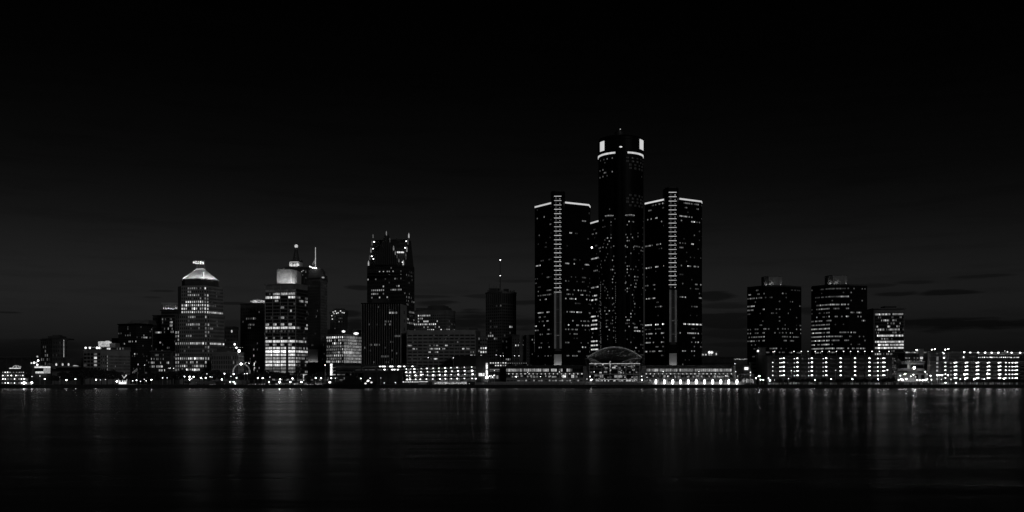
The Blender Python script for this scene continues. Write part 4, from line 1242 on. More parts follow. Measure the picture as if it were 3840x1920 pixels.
# ------------------------------------------------------------------ podium wings and winter garden
def podium(name, label, x0, x1, Y, lit_rng, arches, lampx):
    t = thing(name, label, 'building', (X((x0 + x1) / 2, Y), Y, LAND))
    xa, xb = X(x0, Y), X(x1, Y)
    MB().bx(xa, xb, Y + 6, Y + 50, LAND, Z(1376, Y)).build('rear_hall', 'concrete_dark', t)
    MB().bx(xa - .4, xb + .4, Y + 4.5, Y + 50, Z(1376, Y) + .01, Z(1369, Y)).build('roof', 'roofing', t)
    MB().bx(xa, xb, Y + 2, Y + 6.1, LAND, Z(1398, Y) - .05).build('gallery_back', 'concrete_dark', t)
    MB().bx(xa, xb, Y - .6, Y + 6.2, Z(1403.5, Y), Z(1397.5, Y)).build('gallery_soffit', 'stone_light', t)
    MB().bx(xa, xb, Y - .3, Y + 6, Z(1417, Y) - .4, Z(1417, Y)).build('gallery_floor', 'concrete', t)
    MB().bx(xa, xb, Y, Y + 1.9, LAND, Z(1416, Y)).build('base_wall', 'stone_light', t)
    MB().bx(xa, xb, Y + 4.2, Y + 6.3, Z(1382, Y), Z(1377, Y)).build('eaves', 'concrete_dark', t)
    n = int((x1 - x0) / 7.2)
    for k in range(n):
        px = x0 + (x1 - x0) * (k + .5) / n
        f = (px - lit_rng[0]) / (lit_rng[1] - lit_rng[0])
        h = hsh(21, k, int(x0))
        if 0 <= f <= 1:
            lv = (3 if h > .3 else (2 if h > .12 else 1)) if f < lit_rng[2] else (3 if h > .62 else (1 if h > .35 else None))
        else:
            lv = None
        me = pane_mesh((x1 - x0) / n * Y / F * .94, 2.4, lv if lv is not None else 'glass_dark')
        inst('window', me, t, (X(px, Y), Y + 5.9, Z(1388, Y)))
        MB().bx(X(px, Y) - .12 + (x1 - x0) / n / 2 * Y / F, X(px, Y) + .12 + (x1 - x0) / n / 2 * Y / F, Y + 5.5, Y + 6, Z(1397, Y), Z(1382, Y)).build('mullion', 'metal_dark', t)
    MB().bx(xa, xb, Y + 5, Y + 6.2, Z(1397.4, Y), Z(1393, Y)).build('sill_band', 'concrete_dark', t)
    m = int((x1 - x0) / 15.2)
    for k in range(m):
        px = x0 + 10 + k * 15.2
        MB().ball((X(px, Y), Y - .75, Z(1402, Y)), .42).build('downlight', LV[4], t)
        MB().bx(X(px + 7, Y) - .22, X(px + 7, Y) + .22, Y + .5, Y + .9, Z(1417, Y), Z(1403.5, Y)).build('column', 'concrete', t)
    for k in range(int(m * 1.6)):
        px = x0 + 8 + hsh(22, k, int(x0)) * (x1 - x0 - 16)
        if hsh(23, k) < .75:
            inst('gallery_light', pane_mesh(.7 + hsh(24, k), .8 + hsh(25, k), 2 + int(hsh(26, k) * 2.4)), t, (X(px, Y), Y + 1.8, Z(1409 + hsh(27, k) * 5, Y)))
    for k, px in enumerate(arches):
        w = 2.6 * Y / F
        b = MB()
        zz0, zz1 = Z(1434, Y), Z(1427.5, Y)
        pr = [(-w, zz0), (w, zz0), (w, zz1)] + [(w * math.cos(a), zz1 + w * 1.5 * math.sin(a)) for a in (R(30), R(60), R(90), R(120), R(150))] + [(-w, zz1)]
        x_ = X(px, Y)
        q = len(pr)
        b.add([(x_ + a, Y - .25, z) for a, z in pr] + [(x_ + a, Y + .1, z) for a, z in pr], [tuple(range(q)), tuple(range(2 * q - 1, q - 1, -1))] + [(i, i + q, (i + 1) % q + q, (i + 1) % q) for i in range(q)])
        b.build('lit_arch', LV[3], t)
    for k in range(int((x1 - x0) / 13)):
        px = x0 + 8 + k * 13
        if all(abs(px - q) > 7 for q in arches):
            inst('shop_window', pane_mesh(2.2, 1.7, 'glass_dark' if hsh(28, k, int(x0)) < .6 else 1 + int(hsh(29, k) * 2)), t, (X(px, Y), Y - .03, Z(1430, Y)))
    return t


tL = podium('podium_wing', 'low podium wing with lit upper windows and small lit arches, left of glass hall', 1898, 2192, 800, (1898, 2172, .6), [1973, 2002.5, 2031.6, 2061, 2084.8, 2108.7, 2138, 2168], None)
for k, (px, w_) in enumerate(((2116, 12), (2148, 10))):
    MB().bx(X(px - w_ / 2, 798), X(px + w_ / 2, 798), 798.8, 799.6, Z(1416, 798), Z(1406, 798)).build('lit_shopfront', LV[4], tL)
# roof terrace with strings of light
for k in range(46):
    px = 1902 + hsh(31, k) * 270
    MB().ball((X(px, 812), 812, Z(1370 + hsh(32, k) * 13, 812)), .3 + hsh(33, k) * .25, sx=1 + 2 * hsh(34, k)).build('terrace_lamp', LV[2 + int(hsh(35, k) * 2)], tL)
for k in range(9):
    MB().bx(X(1904 + k * 8.5, 810), X(1906.5 + k * 8.5, 810), 810, 811, Z(1363, 810), Z(1361, 810)).build('canopy_lamp', LV[3], tL)
MB().bx(X(1900, 812), X(1984, 812), 811.2, 826, Z(1361, 812), Z(1356, 812)).build('roof_canopy', 'concrete_dark', tL)
for px in (1903, 1945, 1981):
    MB().bx(X(px, 812) - .2, X(px, 812) + .2, 812, 812.4, Z(1370, 812), Z(1361, 812)).build('canopy_post', 'metal_dark', tL)

tR = podium('podium_wing', 'low podium wing with long lit window band behind bright light columns, right of glass hall', 2413, 2757, 800, (2424, 2750, 1.1), [2438, 2468, 2500], None)
MB().bx(X(2751, 798), X(2758, 798), 798, 806, LAND, Z(1372, 798)).build('end_wall', 'stone_light', tR)

# light columns along the right promenade
for k, px in enumerate((2459.6, 2491.6, 2522.7, 2551.8, 2581.3, 2611.6, 2642, 2672.5, 2702.8, 2732.7, 2763.7)):
    Y_ = 777
    t = thing('light_column', 'tall glowing white light column, %s from the left before the right podium' % ordn(k + 1), 'light column', (X(px, Y_), Y_, LAND), 'light columns on the right promenade')
    x_ = X(px, Y_)
    MB().lathe(x_, Y_, [(.55, LAND), (.5, LAND + .5), (.35, LAND + .55)], 10).build('plinth', 'concrete', t)
    MB().lathe(x_, Y_, [(.45, LAND + .56), (.62 + .1 * (k % 2), Z(1438, Y_)), (.75 + .12 * (k % 3), Z(1430, Y_)), (.45, Z(1424.5, Y_)), (.1, Z(1423, Y_))], 12).build('glowing_shaft', 'column_glow', t)
    MB().tube((x_, Y_, Z(1423, Y_)), (x_, Y_, Z(1409 + (k % 3) * 2, Y_)), .09).build('mast', 'metal_light', t)

# winter garden
Y_ = 800.0
t = thing('glass_hall', 'arched glass hall with ribbed barrel roof and glowing interior below the round tower', 'building', (X(2304, Y_), Y_, LAND))
xl, xr = X(2203, Y_), X(2407, Y_); xm = (xl + xr) / 2; hw = (xr - xl) / 2
zs, za = Z(1341, Y_), Z(1302, Y_)
sag = za - zs
rad = (hw * hw + sag * sag) / (2 * sag)
zc = za - rad
am = math.asin(hw / rad)
NA = 26
DEP = 44.0
hwf = lambda f: hw - 1.5 * f


def vault(u, f, up=0.0):
    """point of the roof: u across (-1..1), f from the front edge (0) to the back (1); the roof falls towards the back"""
    return (xm + u * hwf(f), Y_ + DEP * f, zs + sag * (1 - 1.08 * f) * (1 - u * u) + up)


def arc_tube(f, th, name, m, up=-.3, dy=0.0):
    b = MB()
    for k in range(NA):
        p, q = vault(-1 + 2 * k / NA, f, up), vault(-1 + 2 * (k + 1) / NA, f, up)
        b.tube((p[0], p[1] + dy, p[2]), (q[0], q[1] + dy, q[2]), th, n=5)
    b.build(name, m, t)


for k in range(10):
    arc_tube(k / 9, .34 if k == 0 else .15, 'roof_rib', 'paint_white')
for k in range(10):
    yy = Y_ + 3 + 5 * (k % 3)
    flood(t, X(2222 + k * 18.3, yy), yy, Z(1361, Y_), 1.8, 'added_vault_uplight', .8, 'flood_faint')  # added uplights, put in to give the vault its glow
b = MB()
for k in range(2, NA, 3):
    u = -1 + 2 * k / NA
    for j in range(6):
        b.tube(vault(u, j / 6, -.2), vault(u, (j + 1) / 6, -.2), .09, n=4)
b.build('purlins', 'paint_white', t)
b = MB()
for k in range(NA):
    for j in range(6):
        u0, u1, f0, f1 = -1 + 2 * k / NA, -1 + 2 * (k + 1) / NA, j / 6, (j + 1) / 6
        lo = [vault(u0, f0), vault(u1, f0), vault(u1, f1), vault(u0, f1)]
        hi = [(x, y, z + .12) for x, y, z in lo]
        b.add(lo + hi, [(3, 2, 1, 0), (4, 5, 6, 7), (0, 1, 5, 4), (2, 3, 7, 6)])
b.build('vault_roof', 'glass_dark', t)
arc_tube(0, .17, 'roof_edge_light', LV[2], .35, -.3)
# side truss wedges
for s in (-1, 1):
    b = MB()
    xo, xi = xm + s * (hw + 2.0), xm + s * (hw - 1.6)
    zt, zb_ = zs, Z(1402, Y_)
    b.tube((xo, Y_, zt), (xi, Y_, zb_), .3)
    b.tube((xo, Y_ + 8, zt), (xi, Y_ + 8, zb_), .3)
    for k in range(8):
        f0, f1 = k / 8, (k + 1) / 8
        b.tube((xo + (xi - xo) * f0, Y_, zt + (zb_ - zt) * f0), (xo + (xi - xo) * f1, Y_ + 8, zt + (zb_ - zt) * f1), .12)
    b.build('side_truss', 'metal_dark', t)
    MB().bx(min(xi, xi + s * 5), max(xi, xi + s * 5), Y_ + 1, Y_ + 40, LAND, Z(1372, Y_)).build('side_wall', 'stone_mid', t)
# rear screen, floors and balconies
MB().bx(xl + 2, xr - 2, Y_ + DEP, Y_ + DEP + 1, LAND, zs + 1).build('rear_wall', 'concrete_dark', t)
for py, d in ((1364, 34), (1383, 30), (1403, 36), (1423, 40)):
    MB().bx(xl + 3, xr - 3, Y_ + 10 if py > 1380 else Y_ + 22, Y_ + DEP - .1, Z(py + 1.5, Y_), Z(py, Y_)).build('balcony', 'concrete', t)
for k in range(70):
    px = 2216 + hsh(41, k) * 178
    py = 1366 + hsh(42, k) * 66
    yy = Y_ + 12 + hsh(43, k) * 26
    inst('shop_light', pane_mesh(.6 + 2.0 * hsh(44, k) ** 2, .5 + .9 * hsh(45, k), 2 + int(hsh(46, k) * 2.5)), t, (X(px, yy), yy, Z(py, yy)))
for k in range(34):
    px = 2218 + hsh(51, k) * 174
    inst('ground_light', pane_mesh(.7 + 1.2 * hsh(54, k), .7 + .8 * hsh(55, k), 4 + int(hsh(56, k) * 1.5)), t, (X(px, Y_ + 9), Y_ + 9 + hsh(57, k), Z(1427 + hsh(58, k) * 7, Y_ + 9)))
for (a_, b_, c_, d_, l_) in ((2304, 2332, 1407, 1416, 3), (2250, 2262, 1405, 1416, 3), (2296, 2308, 1376, 1381, 4), (2320, 2328, 1376, 1386, 2), (2212, 2219, 1421, 1430, 5), (2380, 2392, 1410, 1434, 2)):
    b = MB(); block(b, a_, b_, Y_ + 8, c_, d_, .4); b.build('lit_display', LV[l_], t)
# front glazing: posts, rails, panes
posts = [2211, 2228, 2257, 2287, 2317, 2347, 2376, 2398]
for px in posts:
    u_ = (X(px, Y_) - xm) / hw
    MB().bx(X(px, Y_) - .2, X(px, Y_) + .2, Y_ - .2, Y_ + .2, LAND, Z(1364, Y_)).build('mullion', 'metal_light', t)
    MB().bx(X(px, Y_) - .07, X(px, Y_) + .07, Y_ - .1, Y_ + .1, Z(1363, Y_), max(vault(u_, 0)[2] - .5, Z(1362, Y_))).build('upper_mullion', 'metal_dark', t)
for py, th in ((1363.5, .5), (1370, .25), (1383, .2), (1403, .55), (1423, .5)):
    MB().bx(xl + 1.2, xr - 1.2, Y_ - .28, Y_ + .28, Z(py, Y_) - th / 2, Z(py, Y_) + th / 2).build('transom', 'metal_light', t)
MB().bx(xl + 1.5, xr - 1.5, Y_ - .5, Y_ - .3, Z(1364.6, Y_), Z(1362.8, Y_)).build('transom_light', LV[3], t)
MB().bx(X(2232, Y_), X(2388, Y_), Y_ - .5, Y_ - .3, Z(1423.8, Y_), Z(1422.4, Y_)).build('canopy_light', LV[3], t)
for s_ in (-1, 1):
    b = MB()
    for k in range(12):
        b.tube((xm + s_ * (hw - .5 - k * .5), Y_ + .5 + k * 2.4, zs - .2), (xm + s_ * (hw - 3.0 - k * 1.1), Y_ + 1 + k * 2.4, Z(1362, Y_)), .16, n=4)
    b.build('louvres', 'metal_light', t)
    b = MB()
    for k in range(14):
        f0, f1 = k / 14, (k + 1) / 14
        q = lambda f: (xm + s_ * (hw - .5 - f * hw * .55), Y_ + 4 + f * 30, zs - .3 - f * f * 2.8)
        b.tube(q(f0), q(f1), .2, n=4)
    b.build('edge_beam', LV[1], t)  # beam glows faintly, light on it put into emission
for k in range(14):
    MB().ball((X(2286 + hsh(61, k) * 4, Y_ - .5), Y_ - .5 + hsh(62, k), Z(1356 + k * 2.7, Y_)), .3 + .3 * hsh(63, k)).build('feature_lamp', LV[3], t)
glass = bpy.data.materials.new('clear_glass')
glass.use_nodes = True
gb = glass.node_tree
gb.nodes.clear()
go = gb.nodes.new('ShaderNodeOutputMaterial'); gm = gb.nodes.new('ShaderNodeMixShader'); gt_ = gb.nodes.new('ShaderNodeBsdfTransparent'); gg = gb.nodes.new('ShaderNodeBsdfGlossy'); gf = gb.nodes.new('ShaderNodeFresnel')
gg.inputs['Roughness'].default_value = .05
gt_.inputs[0].default_value = (.8, .8, .8, 1)
gb.links.new(gf.outputs[0], gm.inputs[0]); gb.links.new(gt_.outputs[0], gm.inputs[1]); gb.links.new(gg.outputs[0], gm.inputs[2]); gb.links.new(gm.outputs[0], go.inputs[0])
MATS['clear_glass'] = glass
for k in range(len(posts) - 1):
    for (pa, pb) in ((1371, 1383), (1384, 1402), (1404, 1422), (1424, 1437)):
        MB().bx(X(posts[k], Y_) + .25, X(posts[k + 1], Y_) - .25, Y_ - .04, Y_ + .04, Z(pb, Y_), Z(pa, Y_)).build('glass_pane', 'clear_glass', t)

# ------------------------------------------------------------------ right of the complex
B = Building('low_block', 'low dark block with four lit square windows and paired bright roof signs', [(2632, 960), (2694, 960)], 1318, 20, 'stone_dark')
b = MB(); block(b, 2655, 2668, 958, 1314, 1331, 2); B.extra('sign_frame', b, 'metal_dark')
for px in (2660, 2669.5):
    MB().ball((X(px, 956), 956, Z(1321.5, 956)), 1.25, sy=.4, n=12, k=8).build('round_sign', LV[5], B.t)
for px in (2636, 2647, 2658, 2666):
    inst('window', pane_mesh(1.5, 1.4, 3), B.t, (X(px, 959), 959.2 if px < 2650 else 957.6, Z(1330, 959)))
b = MB(); block(b, 2686, 2688, 957, 1324, 1331, 2); B.extra('wall_light', b, LV[4])
B.done()
B = Building('service_block', 'black flat-roofed service block behind the right podium wing', [(2632, 880), (2752, 880)], 1340, 40, 'concrete_dark')
b = MB(); block(b, 2640, 2700, 884, 1336, 1341, 20); B.extra('roof_plant', b, 'concrete_dark')
B.face(0, 20, 3, .5, .4, 4, 12, [('*', 0, 1, .0, 0)], frame='none')
B.done()
B = Building('low_block', 'far low block with a string of small roofline lights above the right podium', [(2748, 1500), (2812, 1500)], 1349, 40, 'stone_dark')
for k in range(16):
    MB().ball((X(2753 + k * 3.4, 1495), 1497, Z(1345.5 + hsh(71, k) * 3, 1495)), .8).build('roof_lamp', LV[2 + int(hsh(72, k) * 2)], B.t)
    MB().tube((X(2753 + k * 3.4, 1495), 1497, Z(1345.5, 1495)), (X(2753 + k * 3.4, 1495), 1500.5, Z(1351, 1500)), .15, n=4).build('lamp_arm', 'metal_dark', B.t)
B.done()
B = Building('low_block', 'small concrete block with a bright sign board beside the end of the podium', [(2782, 830), (2836, 830)], 1368, 24, 'concrete_dark')
b = MB(); block(b, 2792, 2806, 828, 1377, 1387, .8); B.extra('sign_board', b, LV[5])
b = MB(); block(b, 2813, 2834, 828, 1357, 1440, 3); B.extra('stair_wing', b, 'concrete')
for py in (1364, 1379, 1395):
    b = MB(); block(b, 2822, 2834, 827, py, py + 6, 1.2); B.extra('dark_opening', b, 'glass_black')
B.done()
B = Building('stair_tower', 'tall dark panelled stair tower with a whip aerial beside the long garage', [(2834, 815), (2842, 812), (2872, 812)], 1303, 18, 'concrete_dark')
for k in range(9):
    py = 1306 + k * 14
    for q in range(2):
        b = MB(); block(b, 2844 + q * 13, 2856 + q * 13, 811.6, py, py + 13, .5); B.extra('wall_panel', b, 'stone_dark')
MB().tube((X(2850, 815), 815, B.ztop), (X(2850, 815), 815, Z(1262, 815)), .2, .08).build('aerial', 'metal_dark', B.t)
MB().ball((X(2843.5, 809), 810, Z(1316, 809)), .8).build('wall_lamp', 'lamp_mid', B.t)
B.done()
B = Building('kiosk', 'small glass cafe kiosk full of light near the end of the light columns', [(2780, 790), (2828, 790)], 1420, 12, 'metal_dark')
for k in range(9):
    inst('window', pane_mesh(.8, 2.4, 'glass_dark' if hsh(73, k) < .25 else 1 + int(hsh(74, k) * 3)), B.t, (X(2784 + k * 5, 790), 789.9, Z(1429, 790)))
for k in range(24):
    MB().ball((X(2782 + hsh(75, k) * 44, 788), 788, Z(1421 + hsh(76, k) * 17, 788)), .22 + .25 * hsh(77, k)).build('fairy_light', LV[3], B.t)
b = MB(); block(b, 2779, 2829, 789, 1402, 1404, 8); B.extra('pergola_beam', b, 'concrete')
for k in range(9):
    b = MB(); block(b, 2782 + k * 5.5, 2783 + k * 5.5, 789.4, 1404, 1412, .5); B.extra('pergola_post', b, LV[1] if k % 2 else 'concrete')  # alternate posts glow, light put into their material
b = MB(); block(b, 2778, 2834, 788.6, 1414, 1416, 8); B.extra('canopy', b, 'metal_dark')
B.done()

# two dark octagonal towers
def oct_tower(label, corners, ytop, pent, specs):
    B = Building('glass_tower', label, corners, ytop, 34, 'glass_black', group='twin dark towers behind the long garage', cap=False)
    z0, z1 = LAND + 26, B.ztop - 2.2
    nr = 18
    for i in range(len(corners) - 1):
        p, u, L = B.seg(i)
        c = max(4, int(L / 1.5))
        B.face(i, c, nr, .78, .32, lit=specs[i], only_lit=True, frame='none', z0=z0, z1=z1)
        m = MB()
        for k in range(nr + 1):
            z = z0 + (z1 - z0) * k / nr
            m.ob(p, u, 0, L, 0, .3, z - .9, z + .9)
        for k in range(c + 1):
            m.ob(p, u, L * k / c - .07, L * k / c + .07, 0, .35, z0, z1)
        B.extra('facade_frame', m, 'glass_black')
        B.extra('parapet', MB().ob(p, u, 0, L, -.5, .4, z1 + 1.0, B.ztop + .2), 'metal_dark')
    a, b_, yt = pent
    yy = corners[1][1] + 8
    xa, xb = X(a, yy), X(b_, yy); q = (xb - xa) * .2
    oc = [(xa, yy + 5), (xa + q, yy), (xb - q, yy), (xb, yy + 5), (xb, yy + 14), (xb - q, yy + 18), (xa + q, yy + 18), (xa, yy + 14)]
    B.extra('penthouse', MB().prism(oc, B.ztop + .1, Z(yt, yy)), 'stone_light')
    B.extra('penthouse_cap', MB().prism([((xa + xb) / 2 + (x - (xa + xb) / 2) * 1.03, y - .2) for x, y in oc], Z(yt, yy) + .01, Z(yt - 1.5, yy)), 'stone_dark')
    for px, dy in ((a + 4, 2.2), (a + 24, -1.2), (b_ - 4, 2.2)):
        flood(B.t, X(px, yy), yy + dy - .6, B.ztop + .9, 1.2, 'penthouse_uplight', .7, 'flood_weak')
    B.done()


g = lambda p, l: [('*', 0, 1, p, l)]
sA = g(.12, 1) + [([1, 2], 0, 1, .5, 2), ([4], 0, .6, .6, 3), ([5], 0, 1, .5, 2), ([10, 11], 0, 1, .5, 2), ([12], 0, 1, .55, 2), ([13], 0, 1, .6, 2), ([14], 0, 1, .15, 1), ([17], 0, 1, .2, 2)]
sB = g(.1, 1) + [([1], .3, 1, .35, 1), ([5], 0, 1, .3, 1), ([4, 9], .2, .9, .2, 1), ([10], 0, 1, .35, 2), ([11, 12, 13], .3, 1, .3, 2), ([15, 16], 0, 1, .35, 2)]
sC = g(.1, 1) + [([0], .4, 1, .5, 0), ([5], .3, .9, .3, 2), ([10, 11], 0, 1, .4, 2), ([12], 0, 1, .7, 2), ([13], 0, .6, .6, 2), ([16], 0, 1, .75, 2)]
oct_tower('left one of the twin dark octagonal towers, sparsely lit, behind the long garage', [(2803, 1020), (2868, 1002), (2938, 1000), (3004, 1014)], 1070, (2868, 2938, 1037), [sA, sB, sC])
sD = g(.08, 1) + [([0], .5, 1, .6, 1), ([2], .2, 1, .7, 1), ([4, 5], .3, 1, .6, 2), ([6], .1, 1, .3, 1), ([7, 8], 0, 1, .6, 2), ([9], 0, 1, .75, 2), ([10, 11, 12, 13, 14, 15], 0, 1, .85, 3), ([16, 17], 0, 1, .5, 3)]  # dense lit rows at lower left stand in for glittering reflections
sE = g(.12, 1) + [([0], 0, 1, .7, 1), ([2], 0, 1, .8, 2), ([4], 0, 1, .8, 3), ([5], 0, 1, .6, 2), ([7, 8], 0, 1, .4, 2), ([11], 0, 1, .5, 2), ([12], 0, 1, .6, 2), ([13], 0, 1, .6, 2), ([15], 0, 1, .75, 3), ([16], 0, 1, .4, 2)]
sF = g(.1, 1) + [([2], 0, .7, .5, 1), ([4], .3, 1, .5, 2), ([6], .1, .8, .5, 2), ([7, 8], .4, 1, .35, 2), ([11, 12, 13], 0, 1, .35, 2), ([15], 0, 1, .7, 2), ([16], .2, .9, .3, 1)]
oct_tower('right one of the twin dark octagonal towers with glittering lower left windows', [(3043, 1022), (3112, 1003), (3184, 1000), (3251, 1005)], 1066, (3109, 3183, 1033), [sD, sE, sF])

B = Building('office_block', 'pale concrete office block with bright ribbon windows and blank left flank', [(3252, 925), (3276, 905), (3392, 900)], 1156, 30, 'stone_mid')
p_, u_, L_ = B.seg(1)
lr = [('*', 0, 1, .1, 1), ([0], 0, 1, .97, 3), ([1], .8, 1, .7, 2), ([2], .05, .75, .4, 3), ([3], .2, .9, .3, 2), ([4], .05, .9, .4, 3), ([5], .08, .9, .9, 3), ([6], .05, .8, .4, 2), ([7], .08, 1, .95, 4), ([8], .2, .9, .3, 2), ([9], .0, 1, .9, 4), ([10], .1, 1, .92, 4), ([11], 0, 1, .95, 4), ([13], 0, .2, .8, 3), ([13], .4, .6, .8, 3)]
B.face(1, 28, 14, .8, .55, z0=Z(1333, 900), z1=Z(1172, 900), lit=lr, s0=1.2, s1=L_ - .8, frame='stone_dark', dark='glass_black')
p_, u_, L_ = B.seg(0)
for k in range(3):
    B.extra('flank_rib', MB().ob(p_, u_, L_ * (.2 + .3 * k), L_ * (.24 + .3 * k), 0, .5, LAND, B.ztop - 1), 'stone_light')
b = MB(); block(b, 3318, 3362, 906, 1148, 1157, 10); B.extra('roof_house', b, 'concrete_dark')
B.done()

# ------------------------------------------------------------------ parking garages on the right
def garage(name, label, x0, x1, Y, ytop, ys, hpx, bays, b0, bp, bw, lampf, pier_m='concrete_dark', wall_m='concrete_dark', depth=16, ybot=1436, lamp='garage_lamp', lr_=.55):
    t = thing(name, label, 'garage', (X((x0 + x1) / 2, Y), Y, LAND))
    xa, xb = X(x0, Y), X(x1, Y)
    MB().bx(xa, xb, Y + depth, Y + depth + .5, LAND, Z(ytop, Y)).build('rear_wall', 'stone_mid', t)
    MB().bx(xa, xa + .5, Y + .5, Y + depth, LAND, Z(ytop, Y)).build('end_wall', wall_m, t)
    MB().bx(xb - .5, xb, Y + .5, Y + depth, LAND, Z(ytop, Y)).build('end_wall', wall_m, t)
    zs = [Z(y, Y) for y in ys]
    hh = hpx / 2 * Y / F
    edges = [Z(ytop, Y)] + [None]
    prev = Z(ytop, Y)
    for k, z in enumerate(zs):
        MB().bx(xa, xb, Y, Y + .45, z + hh, prev).build('spandrel', wall_m, t)
        MB().bx(xa + .5, xb - .5, Y + .5, Y + depth, z + hh + .2, z + hh + .5).build('deck', 'stone_dark', t)
        prev = z - hh
    MB().bx(xa, xb, Y, Y + .45, LAND, prev).build('spandrel', wall_m, t)
    # blank ends
    MB().bx(xa + .01, X(x0 + b0, Y), Y - .06, Y + .4, LAND, Z(ytop, Y) - .05).build('blank_wall', wall_m, t)
    MB().bx(X(x0 + b0 + bp * (bays - 1) + bw, Y), xb - .01, Y - .06, Y + .4, LAND, Z(ytop, Y) - .05).build('blank_wall', wall_m, t)
    for k in range(1, bays):
        MB().bx(X(x0 + b0 + bp * (k - 1) + bw, Y), X(x0 + b0 + bp * k, Y), Y - .2, Y + .5, LAND, Z(ytop, Y) - .3).build('pier', pier_m, t)
    for k in range(bays):
        for j, z in enumerate(zs):
            # parapet rail and a parked car roof in some bays
            xx0, xx1 = X(x0 + b0 + bp * k, Y), X(x0 + b0 + bp * k + bw, Y)
            MB().bx(xx0, xx1, Y + .1, Y + .2, z - hh, z - hh * .35).build('guard_panel', 'stone_mid', t)
            for (f, dy, dz, r, lm) in lampf(k, j):
                MB().ball((xx0 + (xx1 - xx0) * f, Y + .9 + dy, z + hh * dz), r * .64, sx=1.6, sz=.85, n=8, k=5).build('ceiling_lamp', lm or lamp, t)
    return t


def lampsA(k, j):
    if k == 1:
        return [(.15, .5, .1, .55, 'garage_lamp_small'), (.5, .5, .3, .5, 'garage_lamp_small'), (.85, .5, .6, .62, 'garage_lamp')]
    if k == 0:
        return [(.15, .5, .5, .5, 'garage_lamp_small')] if j else []
    if k in (3, 5, 7, 9, 11, 13):
        big = .68 if k > 4 else .6
        o = [(.68 + .04 * hsh(81, k, j), .4, .55, big, 'garage_lamp'), (.86, 2.5, .75, .42, 'garage_lamp_small')]
        if k < 9:
            o.append((.15, .6, 0, .42, 'garage_lamp_small'))
        return o
    if k == 14:
        return [(.9, .5, .3, .5, 'garage_lamp')] + ([(.25, 1, 0, .25, 'lamp_dim'), (.5, 1, 0, .3, 'lamp_dim')] if j else [])
    if k == 15:
        return [(.1, .5, .2, .38, 'garage_lamp_small'), (.6, .5, .5, .6, 'garage_lamp'), (.9, 1, .6, .42, 'garage_lamp')]
    return [(.3 + .4 * hsh(82, k, j), 6, .3, .2, 'lamp_dim')] if hsh(83, k, j) < .6 else []


garage('parking_garage', 'long five-deck parking garage with bright lamps in every other bay, right riverfront', 2877, 3347, 790, 1333, [1345, 1360.7, 1376.8, 1392.4, 1409], 6.6, 16, 19, 27.05, 21.5, lampsA)


def lampsB(k, j):
    o = []
    if k == 0:
        o = [(.75, .5, .4, .5, 'garage_lamp')]
    elif k == 1:
        o = [(.1, 1, .3, .35, 'garage_lamp_small'), (.75, .5, -.4, .42, 'garage_lamp_small')]
    elif k in (2, 4, 6, 8, 10):
        o = [(.35, .5, .2, .55, 'garage_lamp'), (.7, .5, .5, .6, 'garage_lamp')]
    elif k == 11:
        o = [(.7, .5, .3, .5, 'garage_lamp')]
    elif k == 12:
        o = [(.2, .5, .2, .6, 'garage_lamp'), (.95, .5, .2, .5, 'garage_lamp')]
    elif k == 13:
        o = [(.4, .5, .2, .5, 'garage_lamp'), (.75, .5, .4, .55, 'garage_lamp')]
    elif hsh(84, k, j) < .5:
        o = [(.5, 7, .2, .25, 'lamp_dim')]
    return o


g2 = garage('parking_garage', 'five-deck parking garage with light cornice and paired bright lamps, far right', 3530, 3846, 790, 1353, [1361, 1375.5, 1389.5, 1404.6, 1418.6], 7.6, 15, 5, 20.7, 17.6, lampsB)
MB().bx(X(3530, 789), X(3846, 789), 789.2, 790, Z(1358, 789), Z(1356.3, 789)).build('cornice', 'paint_white', g2)

# stair tower with roundel
B = Building('stair_tower', 'garage stair tower with striped top, round emblem and a column of lit windows', [(3478, 800), (3492, 788), (3531, 788)], 1319, 16, 'stone_dark')
for py in (1321, 1325, 1330, 1334.5):
    for (a_, b_) in ((3494, 3509), (3520, 3530)):
        b = MB(); block(b, a_, b_, 787.6, py, py + 1.3, .5); B.extra('light_stripe', b, 'stone_light')
MB().tube((X(3514.7, 787), 787.2, Z(1325.5, 787)), (X(3514.7, 787), 788, Z(1325.5, 787)), .75, n=16).build('emblem', 'paint_white', B.t)
b = MB(); block(b, 3489, 3533, 787.2, 1334.5, 1336.5, 1.2); block(b, 3489, 3533, 787.2, 1356, 1358, 1.2); B.extra('cornice', b, 'stone_light')
for px in (3512.5, 3516.5):
    b = MB(); block(b, px, px + 2.6, 787.6, 1337.5, 1353, .5); B.extra('tall_window', b, LV[2])
    for py in (1361, 1376, 1390, 1407, 1421):
        inst('window', pane_mesh(.65, 1.5, 2 if px > 3515 else 4), B.t, (X(px + 1.2, 787.8), 787.8, Z(py, 787.8)))
for r_ in range(5):
    for c_ in range(3):
        p_, u_, L_ = B.seg(0)
        inst('side_window', pane_mesh(1.0, 1.6, 'glass_dark' if hsh(86, r_, c_) < .6 else 1), B.t, (p_[0] + u_[0] * L_ * (.2 + .3 * c_), p_[1] + u_[1] * L_ * (.2 + .3 * c_) - .1, Z(1364 + 14 * r_, 794)), math.atan2(u_[1], u_[0]))
B.done()

B = Building('stair_tower', 'short end tower with paired slit windows at the right end of the long garage', [(3347, 792), (3366, 790)], 1330, 14, 'stone_dark')
for py in (1345, 1361, 1377.5, 1394):
    for px in (3350, 3356, 3360):
        inst('window', pane_mesh(.45, 1.2, 2 if hsh(87, py, px) < .6 else 'glass_dark'), B.t, (X(px, 790), 790.9, Z(py, 790)))
    b = MB(); block(b, 3347.5, 3361, 789.6, py + 5, py + 11, .8); B.extra('wall_panel', b, 'stone_mid')
B.done()

